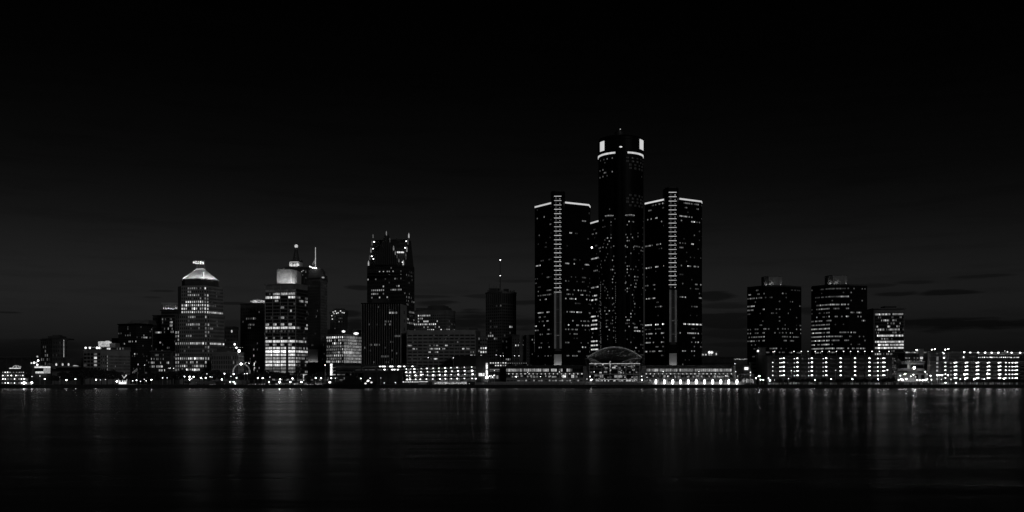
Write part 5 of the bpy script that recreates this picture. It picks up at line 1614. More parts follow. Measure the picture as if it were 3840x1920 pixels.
# old brick hall between the garages
B = Building('brick_hall', 'pale old hall with arcade of dark arched openings between the two garages', [(3412, 806), (3466, 804)], 1356, 20, 'stone_mid')
for k in range(9):
    b = MB(); block(b, 3417 + k * 5.1, 3420 + k * 5.1, 803.6, 1369, 1381, .8); B.extra('arched_opening', b, 'glass_black')
b = MB(); block(b, 3410, 3467, 803, 1361, 1363, 3); block(b, 3408, 3467, 802.6, 1381.5, 1392, 3); B.extra('string_course', b, 'stone_light')
MB().ball((X(3430.5, 799), 800, Z(1379.5, 799)), .8).build('wall_floodlight', 'lamp_star', B.t)
MB().tube((X(3430.5, 799), 800.2, Z(1379.5, 799)), (X(3430.5, 799), 803, Z(1380, 800)), .1).build('lamp_arm', 'metal_dark', B.t)
B.done()
B = Building('brick_hall', 'pale gabled hall with stepped lower walls at the right end of the long garage', [(3366, 803), (3382, 801), (3410, 802)], 1356, 18, 'stone_mid')
b = MB()
za_, zb_ = Z(1356, 802), Z(1344, 802)
xg0, xg1, xg2 = X(3366, 802), X(3372, 802), X(3383, 802)
b.add([(xg0, 802.2, za_), (xg2, 801.4, za_), (xg0 + .3, 802.2, zb_), (xg0, 812, za_), (xg2, 812, za_), (xg0 + .3, 812, zb_)], [(0, 1, 2), (5, 4, 3), (0, 3, 4, 1), (1, 4, 5, 2), (2, 5, 3, 0)])
B.extra('half_gable', b, 'stone_light')
b = MB(); block(b, 3366, 3440, 797, 1383, 1440, 5); B.extra('lower_wall', b, 'stone_light')
b = MB(); block(b, 3366, 3478, 794, 1398, 1440, 3); B.extra('forecourt_wall', b, 'stone_mid')
for (a_, b_, c_, d_) in ((3434, 3443, 1405, 1420), (3455, 3466, 1405, 1420), (3376, 3402, 1366, 1380), (3368, 3402, 1393, 1396)):
    b = MB(); block(b, a_, b_, 793.6 if c_ > 1400 else (800.6 if c_ < 1390 else 796.6), c_, d_, .6); B.extra('dark_opening', b, 'glass_black')
b = MB(); block(b, 3381, 3434, 792, 1417, 1432, .6); B.extra('lit_billboard', b, LV[2])
B.done()

# decks behind
B = Building('parking_deck', 'rear parking deck with bright roof edge and lit open floors behind brick hall', [(3394, 890), (3494, 890)], 1324, 20, 'concrete_dark')
B.face(0, 16, 3, .55, .42, 3.0, 16, [('*', 0, 1, .55, 3), ([0], .5, 1, .2, 2)])
for k in range(13):
    b = MB(); block(b, 3398 + k * 7.4, 3404.5 + k * 7.4, 888, 1319 + (k % 3) * .7, 1324, 1); B.extra('roof_edge_panel', b, LV[2 if k % 4 else 3])
b = MB(); block(b, 3447, 3464, 884, 1308, 1333, 6); B.extra('stair_box', b, 'stone_light')
b = MB(); block(b, 3452, 3461, 882, 1338, 1347, 1); block(b, 3454, 3458, 882, 1351, 1355, 1); B.extra('lit_sign', b, LV[4])
B.done()
B = Building('brick_warehouse', 'dark brick warehouse with rows of faint windows behind far right garage', [(3536, 860), (3668, 860)], 1325, 20, 'brick')
B.face(0, 19, 2, .4, .45, 1.5, 20, [('*', 0, 1, .25, 0), ([0], .75, .95, .8, 1)])
for px, py in ((3542, 1325), (3543, 1341.5), (3617, 1339.5)):
    MB().ball((X(px, 857), 858.5, Z(py, 857)), .6).build('wall_lamp', 'lamp_mid', B.t)
b = MB(); block(b, 3562, 3612, 866, 1318, 1326, 8); B.extra('roof_monitor', b, 'stone_mid')
B.done()
B = Building('parking_deck', 'rear parking deck with lit upper floors over the far right garage', [(3622, 880), (3850, 880)], 1322, 20, 'concrete_dark')
for k in range(30):
    b = MB(); block(b, 3624 + k * 7.4, 3630.5 + k * 7.4, 878, 1321.5, 1324.5, 1); B.extra('roof_edge_panel', b, LV[2 if hsh(88, k) < .6 else 1])
for k in range(8):
    b = MB(); block(b, 3667 + k * 21, 3685 + k * 21, 876, 1327, 1330 if k % 3 else 1334, 1); B.extra('lit_opening', b, LV[1])
for k in range(22):
    MB().ball((X(3670 + k * 7.2 + 3 * hsh(89, k), 873), 874, Z(1339.5 + hsh(90, k), 873)), .32 + .1 * hsh(91, k), sx=1.3).build('ceiling_lamp', 'garage_lamp_small' if hsh(92, k) < .7 else 'lamp_dim', B.t)
for px in (3644, 3674, 3700, 3725, 3750, 3800, 3832):
    MB().ball((X(px, 873), 876, Z(1322.5, 873)), .65, sx=1.4).build('roof_lamp', 'lamp_mid', B.t)
b = MB(); block(b, 3666, 3850, 874.5, 1331.5, 1335.5, 3); block(b, 3666, 3850, 874.5, 1343, 1358, 3); B.extra('parapet_wall', b, 'concrete_dark')
B.done()

# ------------------------------------------------------------------ left riverfront: ramp garage, sign towers, tent
t = thing('ramp_garage', 'curving open parking ramp with sloping lit decks below the wide grid block', 'garage', (X(1640, 812), 812, LAND))
def deck_y(px, lev):
    """photo row of a deck's lamp line"""
    f = (px - 1520) / 265.0
    return [1374.5, 1385, 1397, 1409.5, 1424][lev] - 9.2 * f + (1.2 * lev * f if lev else 0)
segs = [1518, 1545, 1590, 1636, 1682, 1728, 1785]
for lev in range(1, 5):
    for k in range(len(segs) - 1):
        Ya = 812 - (segs[k] - 1518) * .03; Yb = 812 - (segs[k + 1] - 1518) * .03
        xa, xb = X(segs[k], Ya), X(segs[k + 1], Yb)
        za, zb = Z(deck_y(segs[k], lev), Ya), Z(deck_y(segs[k + 1], lev), Yb)
        hh = 1.05
        # parapet above the opening, deck behind
        for nm, m_, o0, o1, d0, d1 in (('parapet_panel', 'concrete_dark', .55, 1.75, 0, .4), ('deck', 'concrete', .60, .95, .41, 6.95)):
            b = MB()
            b.add([(xa, Ya + d0, za + o0), (xb, Yb + d0, zb + o0), (xb, Yb + d0, zb + o1), (xa, Ya + d0, za + o1), (xa, Ya + d1, za + o0), (xb, Yb + d1, zb + o0), (xb, Yb + d1, zb + o1), (xa, Ya + d1, za + o1)],
                  [(0, 1, 2, 3), (7, 6, 5, 4), (4, 5, 1, 0), (3, 2, 6, 7), (1, 5, 6, 2), (4, 0, 3, 7)])
            b.build(nm, m_, t)
        b = MB().bx(xb - .3, xb + .3, Yb - .15, Yb + .5, LAND, zb + 1.7)
        if lev == 1:
            b.build('pier', 'concrete_dark', t)
            MB().bx(xa, xb, Ya + 7, Ya + 7.5, LAND, za + 1.2).build('rear_wall', 'paint_white', t)
        for q in range(2):
            px = segs[k] + (segs[k + 1] - segs[k]) * (.25 + .5 * q) + 5 * (hsh(101, lev, k, q) - .5)
            Yq = Ya + .9
            MB().ball((X(px, Yq), Yq, Z(deck_y(px, lev), Yq) + .25), .3 + .2 * hsh(102, lev, k, q), sx=1.5).build('ceiling_lamp', 'garage_lamp' if hsh(103, lev, k, q) < .3 else 'garage_lamp_small', t)
            # windscreens and chrome of parked cars catching the lamps are too small: parked roofs only
        for q in range(3):
            px = segs[k] + (segs[k + 1] - segs[k]) * (.15 + .3 * q)
            Yq = Ya + 3
            x_ = X(px, Yq); z_ = Z(deck_y(px, lev), Yq) - 1.7
            if hsh(104, lev, k, q) < .6 and lev > 1:
                car = MB(); car.bx(x_ - 1.9, x_ + 1.9, Yq, Yq + 1.7, z_ + .1, z_ + .7); car.frustum([(x_ - 1.2, Yq + .1), (x_ + 1.0, Yq + .1), (x_ + 1.0, Yq + 1.6), (x_ - 1.2, Yq + 1.6)], z_ + .7, [(x_ - .8, Yq + .25), (x_ + .6, Yq + .25), (x_ + .6, Yq + 1.45), (x_ - .8, Yq + 1.45)], z_ + 1.25)
                car.build('parked_car_shape', 'metal_light' if q else 'metal_dark', t)
# upper deck line on the left
t2 = thing('elevated_roadway', 'long dark elevated roadway with a line of lamps crossing before the fin tower', 'roadway', (X(1400, 806), 806, LAND))
ew = [(1250, 1375.5), (1330, 1376.5), (1420, 1375), (1480, 1373.5), (1562, 1372.5)]
for lev, dy in ((0, 0), (1, 12.5)):
    for (xa_, ya_), (xb_, yb_) in zip(ew[:-1], ew[1:]):
        if lev == 1 and xb_ > 1500:
            xb_ = 1520
        xa, xb = X(xa_, 806), X(xb_, 806)
        za, zb = Z(ya_ + dy, 806), Z(yb_ + dy, 806)
        for nm, m_, o0, o1, d0, d1 in (('parapet', 'concrete_dark', .5, 2.0, 0, .4), ('parapet', 'concrete_dark', -2.2, -.55, 0, .4), ('road_deck', 'concrete', -1.2, -.8, .41, 10), ('rear_parapet', 'concrete', -.8, .6, 9, 9.3)):
            if lev == 1 and o0 > 0:
                continue
            b = MB()
            b.add([(xa, 806 + d0, za + o0), (xb, 806 + d0, zb + o0), (xb, 806 + d0, zb + o1), (xa, 806 + d0, za + o1), (xa, 806 + d1, za + o0), (xb, 806 + d1, zb + o0), (xb, 806 + d1, zb + o1), (xa, 806 + d1, za + o1)],
                  [(0, 1, 2, 3), (7, 6, 5, 4), (4, 5, 1, 0), (3, 2, 6, 7), (1, 5, 6, 2), (4, 0, 3, 7)])
            b.build(nm, m_, t2)
for k, px in enumerate((1424, 1434, 1441, 1463, 1470, 1494, 1499, 1515, 1546)):
    MB().ball((X(px, 805), 807, Z(1374, 805)), .45, sx=1.8).build('road_lamp', 'lamp_mid', t2)
for px in (1441, 1470, 1478, 1491):
    MB().ball((X(px, 805), 807, Z(1386, 805)), .42, sx=1.8).build('road_lamp', 'lamp_mid', t2)
for px in (1330, 1365, 1413, 1458, 1500):
    MB().bx(X(px, 807) - .5, X(px, 807) + .5, 807, 808, LAND, Z(1378, 807)).build('column', 'concrete_dark', t2)
for k in range(6):
    b = MB(); block(b, 1330 + k * 27, 1352 + k * 27, 812, 1384, 1388, .5); b.build('lit_panel', LV[1], t2)
MB().bx(X(1360, 808.2), X(1507, 808.2), 808.2, 820, LAND, Z(1392, 808)).build('abutment', 'concrete_dark', t2)

B = Building('terminal_block', 'dark terminal with three bands of cluttered lit windows beside the glowing pylon', [(1247, 818), (1365, 815)], 1371, 16, 'concrete_dark')
B.face(0, 20, 3, .85, .34, z0=Z(1411, 816), z1=Z(1373, 816), lit=[('*', 0, 1, .55, 2), ('*', 0, .12, 1.1, 3), ([0], .35, 1, .75, 2), ([2], .3, 1, .2, 2)], frame='concrete_dark')
B.done()
t = thing('sign_pylon', 'tall brilliantly lit vertical sign pylon beside the white precast block', 'sign', (X(1242, 800), 800, LAND))
b = MB(); block(b, 1237, 1247, 801, 1363, 1440, 1.5); b.build('post', 'metal_dark', t)
for k, (a_, c_) in enumerate(((1364, 1372), (1373, 1382), (1383, 1392), (1393, 1402), (1403, 1407))):
    b = MB(); block(b, 1238.3, 1245.8, 800.2, a_, c_, .7); b.build('lit_panel', LV[5], t)

B = Building('tower_block', 'windowless dark block with lit vertical sign and bright board on its side', [(1698, 838), (1784, 826), (1836, 826)], 1335, 20, 'concrete_dark')
t = thing('vertical_sign', 'slim brilliantly lit vertical sign on the right edge of the windowless block', 'sign', (X(1825, 824), 824, Z(1416, 824)))
for k in range(7):
    b = MB(); block(b, 1822, 1829, 824.4, 1361 + k * 7.2, 1367.6 + k * 7.2, .8); b.build('lit_panel', LV[5 if k % 3 else 4], t)
b = MB(); block(b, 1821, 1830, 825.3, 1360, 1414, .6); b.build('backing', 'metal_dark', t)
MB().ball((X(1825.5, 823), 824, Z(1415, 823)), 1.0).build('foot_lamp', 'lamp_bright', t)
t = thing('billboard', 'bright white billboard on two posts before the windowless dark block', 'billboard', (X(1806, 800), 800, LAND))
for (a_, b_, c_, d_) in ((1795.5, 1809, 1399.5, 1410), (1809.5, 1817.5, 1405, 1410), (1812, 1817, 1399, 1404)):
    b = MB(); block(b, a_, b_, 800, c_, d_, .5); b.build('lit_panel', LV[5], t)
for px in (1803, 1811):
    MB().bx(X(px, 800.8) - .15, X(px, 800.8) + .15, 800.6, 800.9, LAND, Z(1400, 800)).build('post', 'metal_dark', t)
B.extra('roof_drum', MB().lathe(X(1817, 832), 834, [(2.0, B.ztop), (2.0, B.ztop + 2), (1.2, B.ztop + 2.6)], 12), 'concrete_dark')
B.done()

B = Building('low_block', 'low grey block with two rows of bright square windows below the antenna tower', [(1836, 850), (1902, 850)], 1351, 20, 'concrete_dark')
for r_, py in enumerate((1361, 1370.5)):
    for k in range(7):
        l_ = 4 if hsh(111, r_, k) > .3 else 2
        if r_ and k < 2:
            l_ = 'glass_dark'
        inst('window', pane_mesh(1.15, 1.0, l_), B.t, (X(1840 + k * 9.4, 849.9), 849.9, Z(py, 849.9)))
B.done()
B = Building('kiosk', 'low glazed kiosk with lit eaves and bright doors beside the vertical sign', [(1834, 805), (1874, 805)], 1382, 10, 'metal_dark')
b = MB(); block(b, 1836, 1873, 804.4, 1384, 1386, .6); B.extra('eaves_light', b, LV[3])
for k in range(8):
    inst('window', pane_mesh(.9, 1.3, 1), B.t, (X(1838 + k * 4.7, 804.9), 804.9, Z(1391, 804.9)))
for k, px in enumerate((1841, 1847, 1852, 1861, 1866)):
    inst('door', pane_mesh(.9, 2.6, 2 if k % 2 else 3), B.t, (X(px, 804.9), 804.9, Z(1414, 804.9)))
B.done()

# low lit pavilion row on the quay
t = thing('tent_pavilion', 'long brightly lit white tent with ribbed curved roof on the quay', 'tent', (X(1693, 772), 772, LAND))
x0, x1 = X(1628, 772), X(1750, 772)
nb = 18
b = MB()
zr = Z(1434, 772); ze = Z(1440.5, 772)
for k in range(nb):
    xa = x0 + (x1 - x0) * k / nb; xb = x0 + (x1 - x0) * (k + 1) / nb
    lift = .5 if k % 2 else 0
    pr = [(772, ze), (773, ze + .7), (775.5, zr), (778, ze + .7), (779, ze)]
    f = min(1, (k + .6) / 2.5)
    pa = [(xa, y, ze + (z - ze) * min(1, (k + .05) / 2.5)) for y, z in pr]; pb = [(xb, y, ze + (z - ze) * min(1, (k + 1) / 2.5)) for y, z in pr]
    MB().add(pa + pb, [(i, i + 5, i + 6, i + 1) for i in range(4)] + [(0, 1, 2, 3, 4), (9, 8, 7, 6, 5), (0, 4, 9, 5)]).build('roof_bay', LV[2] if k > 1 else LV[1], t)  # tent roof glows itself, its lamplight put into emission
    MB().tube((xb, 771.8, ze), (xb, 775.4, zr + .15), .12, n=4).build('roof_rib', 'metal_dark', t)
    MB().ball((xa + .8, 771.6, ze + .55), .28, sx=1.5).build('eave_lamp', LV[4], t)
    inst('wall_panel', pane_mesh((x1 - x0) / nb - .1, 2.0, 3 if hsh(121, k) > .3 else 2), t, ((xa + xb) / 2, 773.2, LAND + 1.25))
for k in range(30):
    px = 1638 + hsh(122, k) * 108
    x_ = X(px, 771)
    MB().lathe(x_, 771.2, [(.3, LAND), (.28, LAND + .75), (.1, LAND + .8)], 6).build('table', 'metal_dark', t)

B = Building('quay_terminal', 'low dark quay building with a row of eave lamps and one bright doorway', [(1510, 776), (1568, 776)], 1430, 10, 'concrete_dark')
for k in range(9):
    MB().ball((X(1512 + k * 6.8, 774.5), 775.2, Z(1432.2, 774.5)), .4, sx=1.4).build('eave_lamp', LV[4], B.t)
b = MB(); block(b, 1517.5, 1523.5, 775, 1443, 1453, .6); block(b, 1524, 1530, 775, 1443, 1453, .6); B.extra('lit_doorway', b, LV[3])
b = MB(); block(b, 1508, 1570, 774.8, 1428.5, 1430.5, 6); B.extra('roof', b, 'roofing')
B.done()
B = Building('quay_terminal', 'low grey quay building with a thin eave light beside the white tent', [(1569, 778), (1622, 778)], 1430, 10, 'stone_mid')
b = MB(); block(b, 1570, 1604, 776.6, 1430.5, 1432, .7); B.extra('eave_light', b, LV[4])
b = MB(); block(b, 1573, 1575, 777, 1444, 1449, .6); B.extra('wall_lamp', b, LV[4])
b = MB(); block(b, 1601, 1620, 776.4, 1434, 1450, 2); B.extra('annex', b, 'concrete_dark')
B.done()
B = Building('quay_terminal', 'small dark guard hut between the white tent and the grey terrace', [(1752, 774), (1780, 774)], 1433, 8, 'concrete_dark')
b = MB(); block(b, 1768, 1778, 773.4, 1440, 1447, .6); B.extra('window', b, 'glass_dark')
b = MB(); block(b, 1750, 1782, 773, 1431.5, 1433.3, 5); B.extra('roof', b, 'roofing')
B.done()

# terrace wall, steps and railing along the complex
t = thing('promenade_terrace', 'long grey stepped terrace wall below the podium wings along the quay', 'terrace', (X(2100, 772), 772, LAND))
for k, (a_, b_, y_, zt) in enumerate(((1780, 2790, 779, 1.6), (1840, 2790, 783, 2.3), (1900, 2790, 788, 3.0))):
    MB().bx(X(a_, y_), X(b_, y_), y_, 792, LAND, LAND + zt - .25 * (k == 2)).build('step', 'stone_light', t)
for k in range(40):
    px = 1792 + k * 25
    MB().bx(X(px, 778.6), X(px + 24, 778.6), 778.75, 779.0, LAND + .05, LAND + 1.3).build('facing_panel', 'stone_light', t)
t = thing('railing', 'dark metal railing with evenly spaced posts along the central quay edge', 'railing', (X(2280, 763), 763, LAND))
for k in range(59):
    px = 1780 + k * 17
    MB().bx(X(px, 763) - .1, X(px, 763) + .1, 762.9, 763.1, LAND, LAND + 1.15).build('post', 'metal_dark', t)
for h_ in (.45, .8, 1.12):
    MB().bx(X(1778, 763), X(2790, 763), 762.96, 763.04, LAND + h_, LAND + h_ + .06).build('rail', 'metal_dark', t)
t = thing('fence', 'pale panelled fence behind the young trees before the right garages', 'fence', (X(3360, 783), 783, LAND))
for k in range(96):
    px = 2880 + k * 10
    if hsh(131, k) < .86:
        MB().bx(X(px, 783), X(px + 9.4, 783), 783, 783.15, LAND + .1, LAND + 1.4 + .3 * hsh(132, k)).build('panel', 'paint_white' if hsh(133, k) > .4 else 'stone_mid', t)
    MB().bx(X(px - .4, 782.9), X(px + .2, 782.9), 782.8, 783.2, LAND, LAND + 1.9).build('post', 'metal_dark', t)
t = thing('railing', 'dark waterside railing on the quay edge before the right garages', 'railing', (X(3360, 764), 764, LAND))
for k in range(58):
    px = 2870 + k * 17
    MB().bx(X(px, 764) - .1, X(px, 764) + .1, 763.9, 764.1, LAND, LAND + 1.15).build('post', 'metal_dark', t)
for h_ in (.45, .8, 1.12):
    MB().bx(X(2868, 764), X(3850, 764), 763.96, 764.04, LAND + h_, LAND + h_ + .06).build('rail', 'metal_dark', t)

# market arcades behind the plaza trees
B = Building('market_arcade', 'low market arcade with mottled lit stalls under the trees of the glowing office', [(1008, 800), (1150, 800)], 1417, 8, 'concrete_dark')
B.face(0, 44, 1, .8, .7, z0=Z(1428, 800), z1=Z(1418.5, 800), lit=[('*', 0, 1, .75, 3)], frame='concrete_dark')
for px in (1137, 1147):
    b = MB(); block(b, px, px + 2.4, 798.8, 1405, 1428, 1); B.extra('lit_column', b, LV[4])
b = MB(); block(b, 1126, 1148, 798.4, 1403, 1405.5, 3); B.extra('portal_light', b, LV[4])
B.done()
B = Building('market_arcade', 'low arcade with cluttered small lights behind the dark ship', [(1165, 796), (1310, 796)], 1413, 8, 'concrete_dark')
B.face(0, 44, 2, .7, .6, z0=Z(1428, 796), z1=Z(1414.5, 796), lit=[('*', 0, 1, .4, 2)], frame='concrete_dark')
B.done()
B = Building('quay_stage', 'flat-roofed riverside stage with grey fascia and lit stalls in the plaza', [(735, 782), (862, 782)], 1431, 10, 'concrete_dark')
b = MB(); block(b, 738, 806, 780.8, 1431.5, 1439, .8); B.extra('fascia', b, 'stone_mid')
for k in range(10):
    inst('stall', pane_mesh(.75, 1.1, 3 if hsh(141, k) > .25 else 1), B.t, (X(784 + k * 2.5, 780.5), 780.7, Z(1444, 780.7)))
b = MB()
xs_ = X(732, 780)
b.frustum([(xs_ - 3, 779), (xs_ + .6, 779), (xs_ + .6, 784), (xs_ - 3, 784)], LAND, [(xs_ + .2, 779), (xs_ + .6, 779), (xs_ + .6, 784), (xs_ + .2, 784)], Z(1433, 780))
B.extra('stair_wedge', b, 'stone_light')
B.done()
B = Building('quay_stage', 'low row of brightly lit market stalls at the water below the plaza arch', [(930, 774), (1180, 774)], 1437, 6, 'concrete_dark')
for k in range(50):
    if hsh(142, k) < .55:
        inst('stall', pane_mesh(.6 + .7 * hsh(143, k), .8 + .6 * hsh(144, k), 2 + int(2.2 * hsh(145, k))), B.t, (X(933 + k * 4.9, 773.6), 773.7, Z(1441 + 4 * hsh(146, k), 773.7)))
for (a_, b_) in ((1108, 1119), (1144, 1150)):
    b = MB(); block(b, a_, b_, 773, 1436, 1444, .5); B.extra('lit_board', b, LV[2])
B.done()

# arch sculpture
t = thing('arch_sculpture', 'tall open steel ring arch outlined in light in the riverside plaza', 'sculpture', (X(904, 800), 800, LAND))
NP = 22
pts = []
for k in range(NP + 1):
    a = R(205) - R(235) * k / NP
    pts.append((X(905.5, 800) + X(1920 + 31.5, 800) * math.cos(a), 800, Z(1395, 800) + 31 * 800 / F * math.sin(a)))
for k in range(NP):
    MB().tube(pts[k], pts[k + 1], .48, n=6).build('arch_segment', LV[2], t)  # steel arch glows itself, the light on it put into emission
for e_ in (pts[0], pts[-1]):
    MB().tube((e_[0], 800, LAND), e_, .6, .48).build('leg', 'metal_light', t)
MB().ball((X(904, 799), 799, Z(1365, 799)), .85).build('crown_lamp', 'lamp_bright', t)
# glowing fountain
t = thing('fountain', 'brilliant white fountain with upswept jets on the left quay', 'fountain', (X(459, 772), 772, LAND))
MB().lathe(X(459, 772), 772, [(3.6, LAND), (3.7, LAND + .5), (3.3, LAND + .55)], 20).build('basin', 'concrete', t)
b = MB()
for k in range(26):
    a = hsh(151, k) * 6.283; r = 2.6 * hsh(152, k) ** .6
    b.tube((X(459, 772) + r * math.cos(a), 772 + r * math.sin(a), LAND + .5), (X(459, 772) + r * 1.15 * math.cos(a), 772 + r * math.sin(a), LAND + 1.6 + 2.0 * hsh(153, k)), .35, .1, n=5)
b.build('jets', LV[5], t)  # jets and spray glow themselves, their illumination put into emission
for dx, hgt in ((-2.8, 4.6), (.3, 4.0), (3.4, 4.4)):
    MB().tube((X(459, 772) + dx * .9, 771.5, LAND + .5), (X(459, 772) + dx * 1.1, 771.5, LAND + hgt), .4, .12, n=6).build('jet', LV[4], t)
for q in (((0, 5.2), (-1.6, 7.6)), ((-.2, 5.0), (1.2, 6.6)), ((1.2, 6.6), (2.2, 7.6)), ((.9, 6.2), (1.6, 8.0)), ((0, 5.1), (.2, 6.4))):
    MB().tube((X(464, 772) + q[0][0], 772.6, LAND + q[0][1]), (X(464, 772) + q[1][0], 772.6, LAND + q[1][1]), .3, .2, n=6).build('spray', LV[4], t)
MB().tube((X(463, 772), 773, LAND), (X(464, 772), 772.6, LAND + 5.3), .2).build('nozzle_mast', 'metal_dark', t)
t = thing('lit_platform', 'long low lit stone bench slab right of the white fountain', 'bench', (X(490, 771), 771, LAND))
b = MB(); block(b, 479, 503, 771, 1440, 1442.5, 3); b.build('slab', LV[1], t)  # stone slab glows in place of light falling on it
for px in (482, 491, 500):
    b = MB(); block(b, px, px + 1.5, 771.6, 1442.6, 1448, 1); b.build('leg', 'concrete', t)

# ------------------------------------------------------------------ boats
t = thing('riverboat', 'multi-deck riverboat outlined with rows of round lamps, moored far left', 'boat', (X(60, 748), 748, 0))
Yb = 745
x0, x1 = X(-30, Yb), X(126, Yb)
hull = [(x0, Yb), (x1 - 3, Yb), (x1, Yb + 5), (x1 - 3, Yb + 10), (x0, Yb + 10)]
MB().frustum([(x0, Yb + 1), (x1 - 4, Yb + 1), (x1 - 1.5, Yb + 5), (x1 - 4, Yb + 9), (x0, Yb + 9)], -.5, hull, Z(1443, Yb)).build('hull', 'ship_paint', t)
for k, (ya, xe) in enumerate(((1432, 122), (1417, 112), (1404, 96), (1392, 92))):
    xr_ = X(xe, Yb)
    DK = MB().bx(x0, xr_, Yb + .3, Yb + 9.7, Z(ya + 1.2, Yb), Z(ya, Yb)).build('deck', 'stone_dark', t)
    MB().bx(x0, xr_ - 2.5, Yb + 2.2, Yb + 8, Z(ya + 13, Yb), Z(ya + 1.2, Yb)).build('cabin', 'stone_dark', t)
    for q, px in enumerate(((9, 20, 31, 42, 55, 72, 81, 91, 99, 118), (11, 20, 31, 42, 55, 72, 81, 91, 97), (11, 21, 30, 43, 60, 68, 78, 86), (11, 20, 29, 38, 51, 63, 73, 80, 88))[k]):
        hh = hsh(161, k, q)
        MB().ball((X(px, Yb), Yb - .2, Z(ya + 4.2, Yb)), .40 if hh > .3 else .3, n=8, k=6).build('deck_lamp', 'lamp_mid' if hh > .35 else LV[4], DK)
        MB().bx(X(px + 4, Yb) - .08, X(px + 4, Yb) + .08, Yb + .35, Yb + .5, Z(ya + 13, Yb), Z(ya + 1, Yb)).build('deck_post', 'stone_mid', t)
b = MB(); block(b, 35, 75, Yb + 2, 1379.5, 1382.5, 1); b.build('roof_light', LV[4], t)
for q in range(10):
    a0, a1 = R(18 * q), R(18 * (q + 1))
    MB().tube((X(55, Yb) + 2.6 * math.cos(a0), Yb + 2.4, Z(1379, Yb) + 1.7 * math.sin(a0)), (X(55, Yb) + 2.6 * math.cos(a1), Yb + 2.4, Z(1379, Yb) + 1.7 * math.sin(a1)), .3, n=5).build('dome_light', LV[3], t)
MB().bx(X(53, Yb), X(57, Yb), Yb + 2, Yb + 3, Z(1379, Yb), Z(1372, Yb)).build('pilot_house', LV[3], t)
for px in (67, 72):
    MB().ball((X(px, Yb), Yb + 2, Z(1375.5, Yb)), .5).build('mast_lamp', LV[3], t)
    MB().tube((X(px, Yb), Yb + 2.2, Z(1379, Yb)), (X(px, Yb), Yb + 2.2, Z(1368, Yb)), .12).build('mast', 'metal_light', t)
b = MB()
for q in range(14):
    b.bx(X(76 + q * 3.4, Yb) - .06, X(76 + q * 3.4, Yb) + .06, Yb + .1, Yb + .2, Z(1444, Yb), Z(1436, Yb))
b.build('stern_rail', 'boat_white', t)
MB().ball((X(91, Yb), Yb - .3, Z(1435.5, Yb)), .9).build('gangway_lamp', 'lamp_bright', t)
MB().ball((X(118, Yb), Yb + .5, Z(1435.5, Yb)), .75).build('gangway_lamp', 'lamp_bright', t)

t = thing('ship', 'long unlit dark ship with raked bow moored before the elevated roadway', 'ship', (X(1290, 745), 745, 0))
Yb = 744
xs0, xs1 = X(1176, Yb), X(1396, Yb); xb1 = X(1408, Yb)
lo = [(xs0 + 1, Yb + 1), (xs1 - 3, Yb + 1), (xs1, Yb + 5), (xs1 - 3, Yb + 9), (xs0 + 1, Yb + 9)]
hi = [(xs0, Yb), (xs1 - 2, Yb), (xb1, Yb + 5), (xs1 - 2, Yb + 10), (xs0, Yb + 10)]
MB().frustum(lo, -.5, hi, Z(1441, Yb)).build('hull', 'ship_paint', t)
MB().frustum([(X(1290, Yb), Yb), (xs1 - 2, Yb), (xb1, Yb + 5), (xs1 - 2, Yb + 10), (X(1290, Yb), Yb + 10)], Z(1441, Yb) + .01, [(X(1320, Yb), Yb), (xs1 - 1, Yb), (xb1 + .8, Yb + 5), (xs1 - 1, Yb + 10), (X(1320, Yb), Yb + 10)], Z(1432, Yb)).build('forecastle', 'ship_paint', t)
for (a_, b_, c_, d_) in ((1245, 1375, 1433, 1442), (1285, 1352, 1424, 1434), (1292, 1346, 1415, 1425), (1305, 1336, 1408, 1416)):
    b = MB(); block(b, a_, b_, Yb + 2, c_, d_, 6); b.build('deckhouse', 'ship_paint', t)
b = MB(); block(b, 1322, 1328, Yb + 3, 1400, 1410, 3); block(b, 1334, 1339, Yb + 3, 1403, 1412, 3); b.build('funnel', 'ship_paint', t)
for px, ya in ((1313, 1396), (1345, 1402), (1268, 1412)):
    MB().tube((X(px, Yb + 4), Yb + 4, Z(1432, Yb)), (X(px, Yb + 4), Yb + 4, Z(ya, Yb)), .2, .08).build('mast', 'metal_dark', t)
for px, py, l_ in ((1237, 1433.5, 'lamp_mid'), (1381, 1427.5, 'lamp_mid'), (1378, 1429.5, 'lamp_dim'), (1393, 1434, 'lamp_dim'), (1371, 1438, 'lamp_dim')):
    MB().ball((X(px, Yb), Yb - .3, Z(py, Yb)), .6, sx=1.4).build('deck_lamp', l_, t)
b = MB()
for k in range(9):
    x_ = X(1184 + k * 3.4, Yb)
    b.tube((x_, Yb + 1, Z(1444, Yb)), (x_ + .6 * (k % 3 - 1), Yb + 1, Z(1430 + (k * 5) % 9, Yb)), .16, n=4)
b.build('stern_rigging', 'metal_light', t)
for k in range(14):
    MB().ball((X(1183 + 28 * hsh(171, k), Yb), Yb, Z(1436 + 12 * hsh(172, k), Yb)), .25).build('stern_lamp', LV[2 + int(hsh(173, k) * 2)], t)
t = thing('small_boat', 'small dark motorboat with pale rail moored at the seawall below the glass hall', 'boat', (X(2240, 752), 752, 0))
x_ = X(2240, 752)
MB().frustum([(x_ - 5, 752.6), (x_ + 4, 752.6), (x_ + 5.5, 753.5), (x_ + 4, 754.5), (x_ - 5, 754.5)], -.2, [(x_ - 5.2, 752), (x_ + 4.6, 752), (x_ + 6.6, 753.5), (x_ + 4.6, 755), (x_ - 5.2, 755)], .9).build('hull', 'ship_paint', t)
MB().bx(x_ - 3.4, x_ - .6, 752.5, 754.4, .91, 1.9).build('cabin', 'metal_dark', t)
for k in range(5):
    MB().bx(x_ - 4.6 + k * .9, x_ - 4.5 + k * .9, 752.1, 752.2, .91, 1.6).build('rail_post', 'metal_light', t)
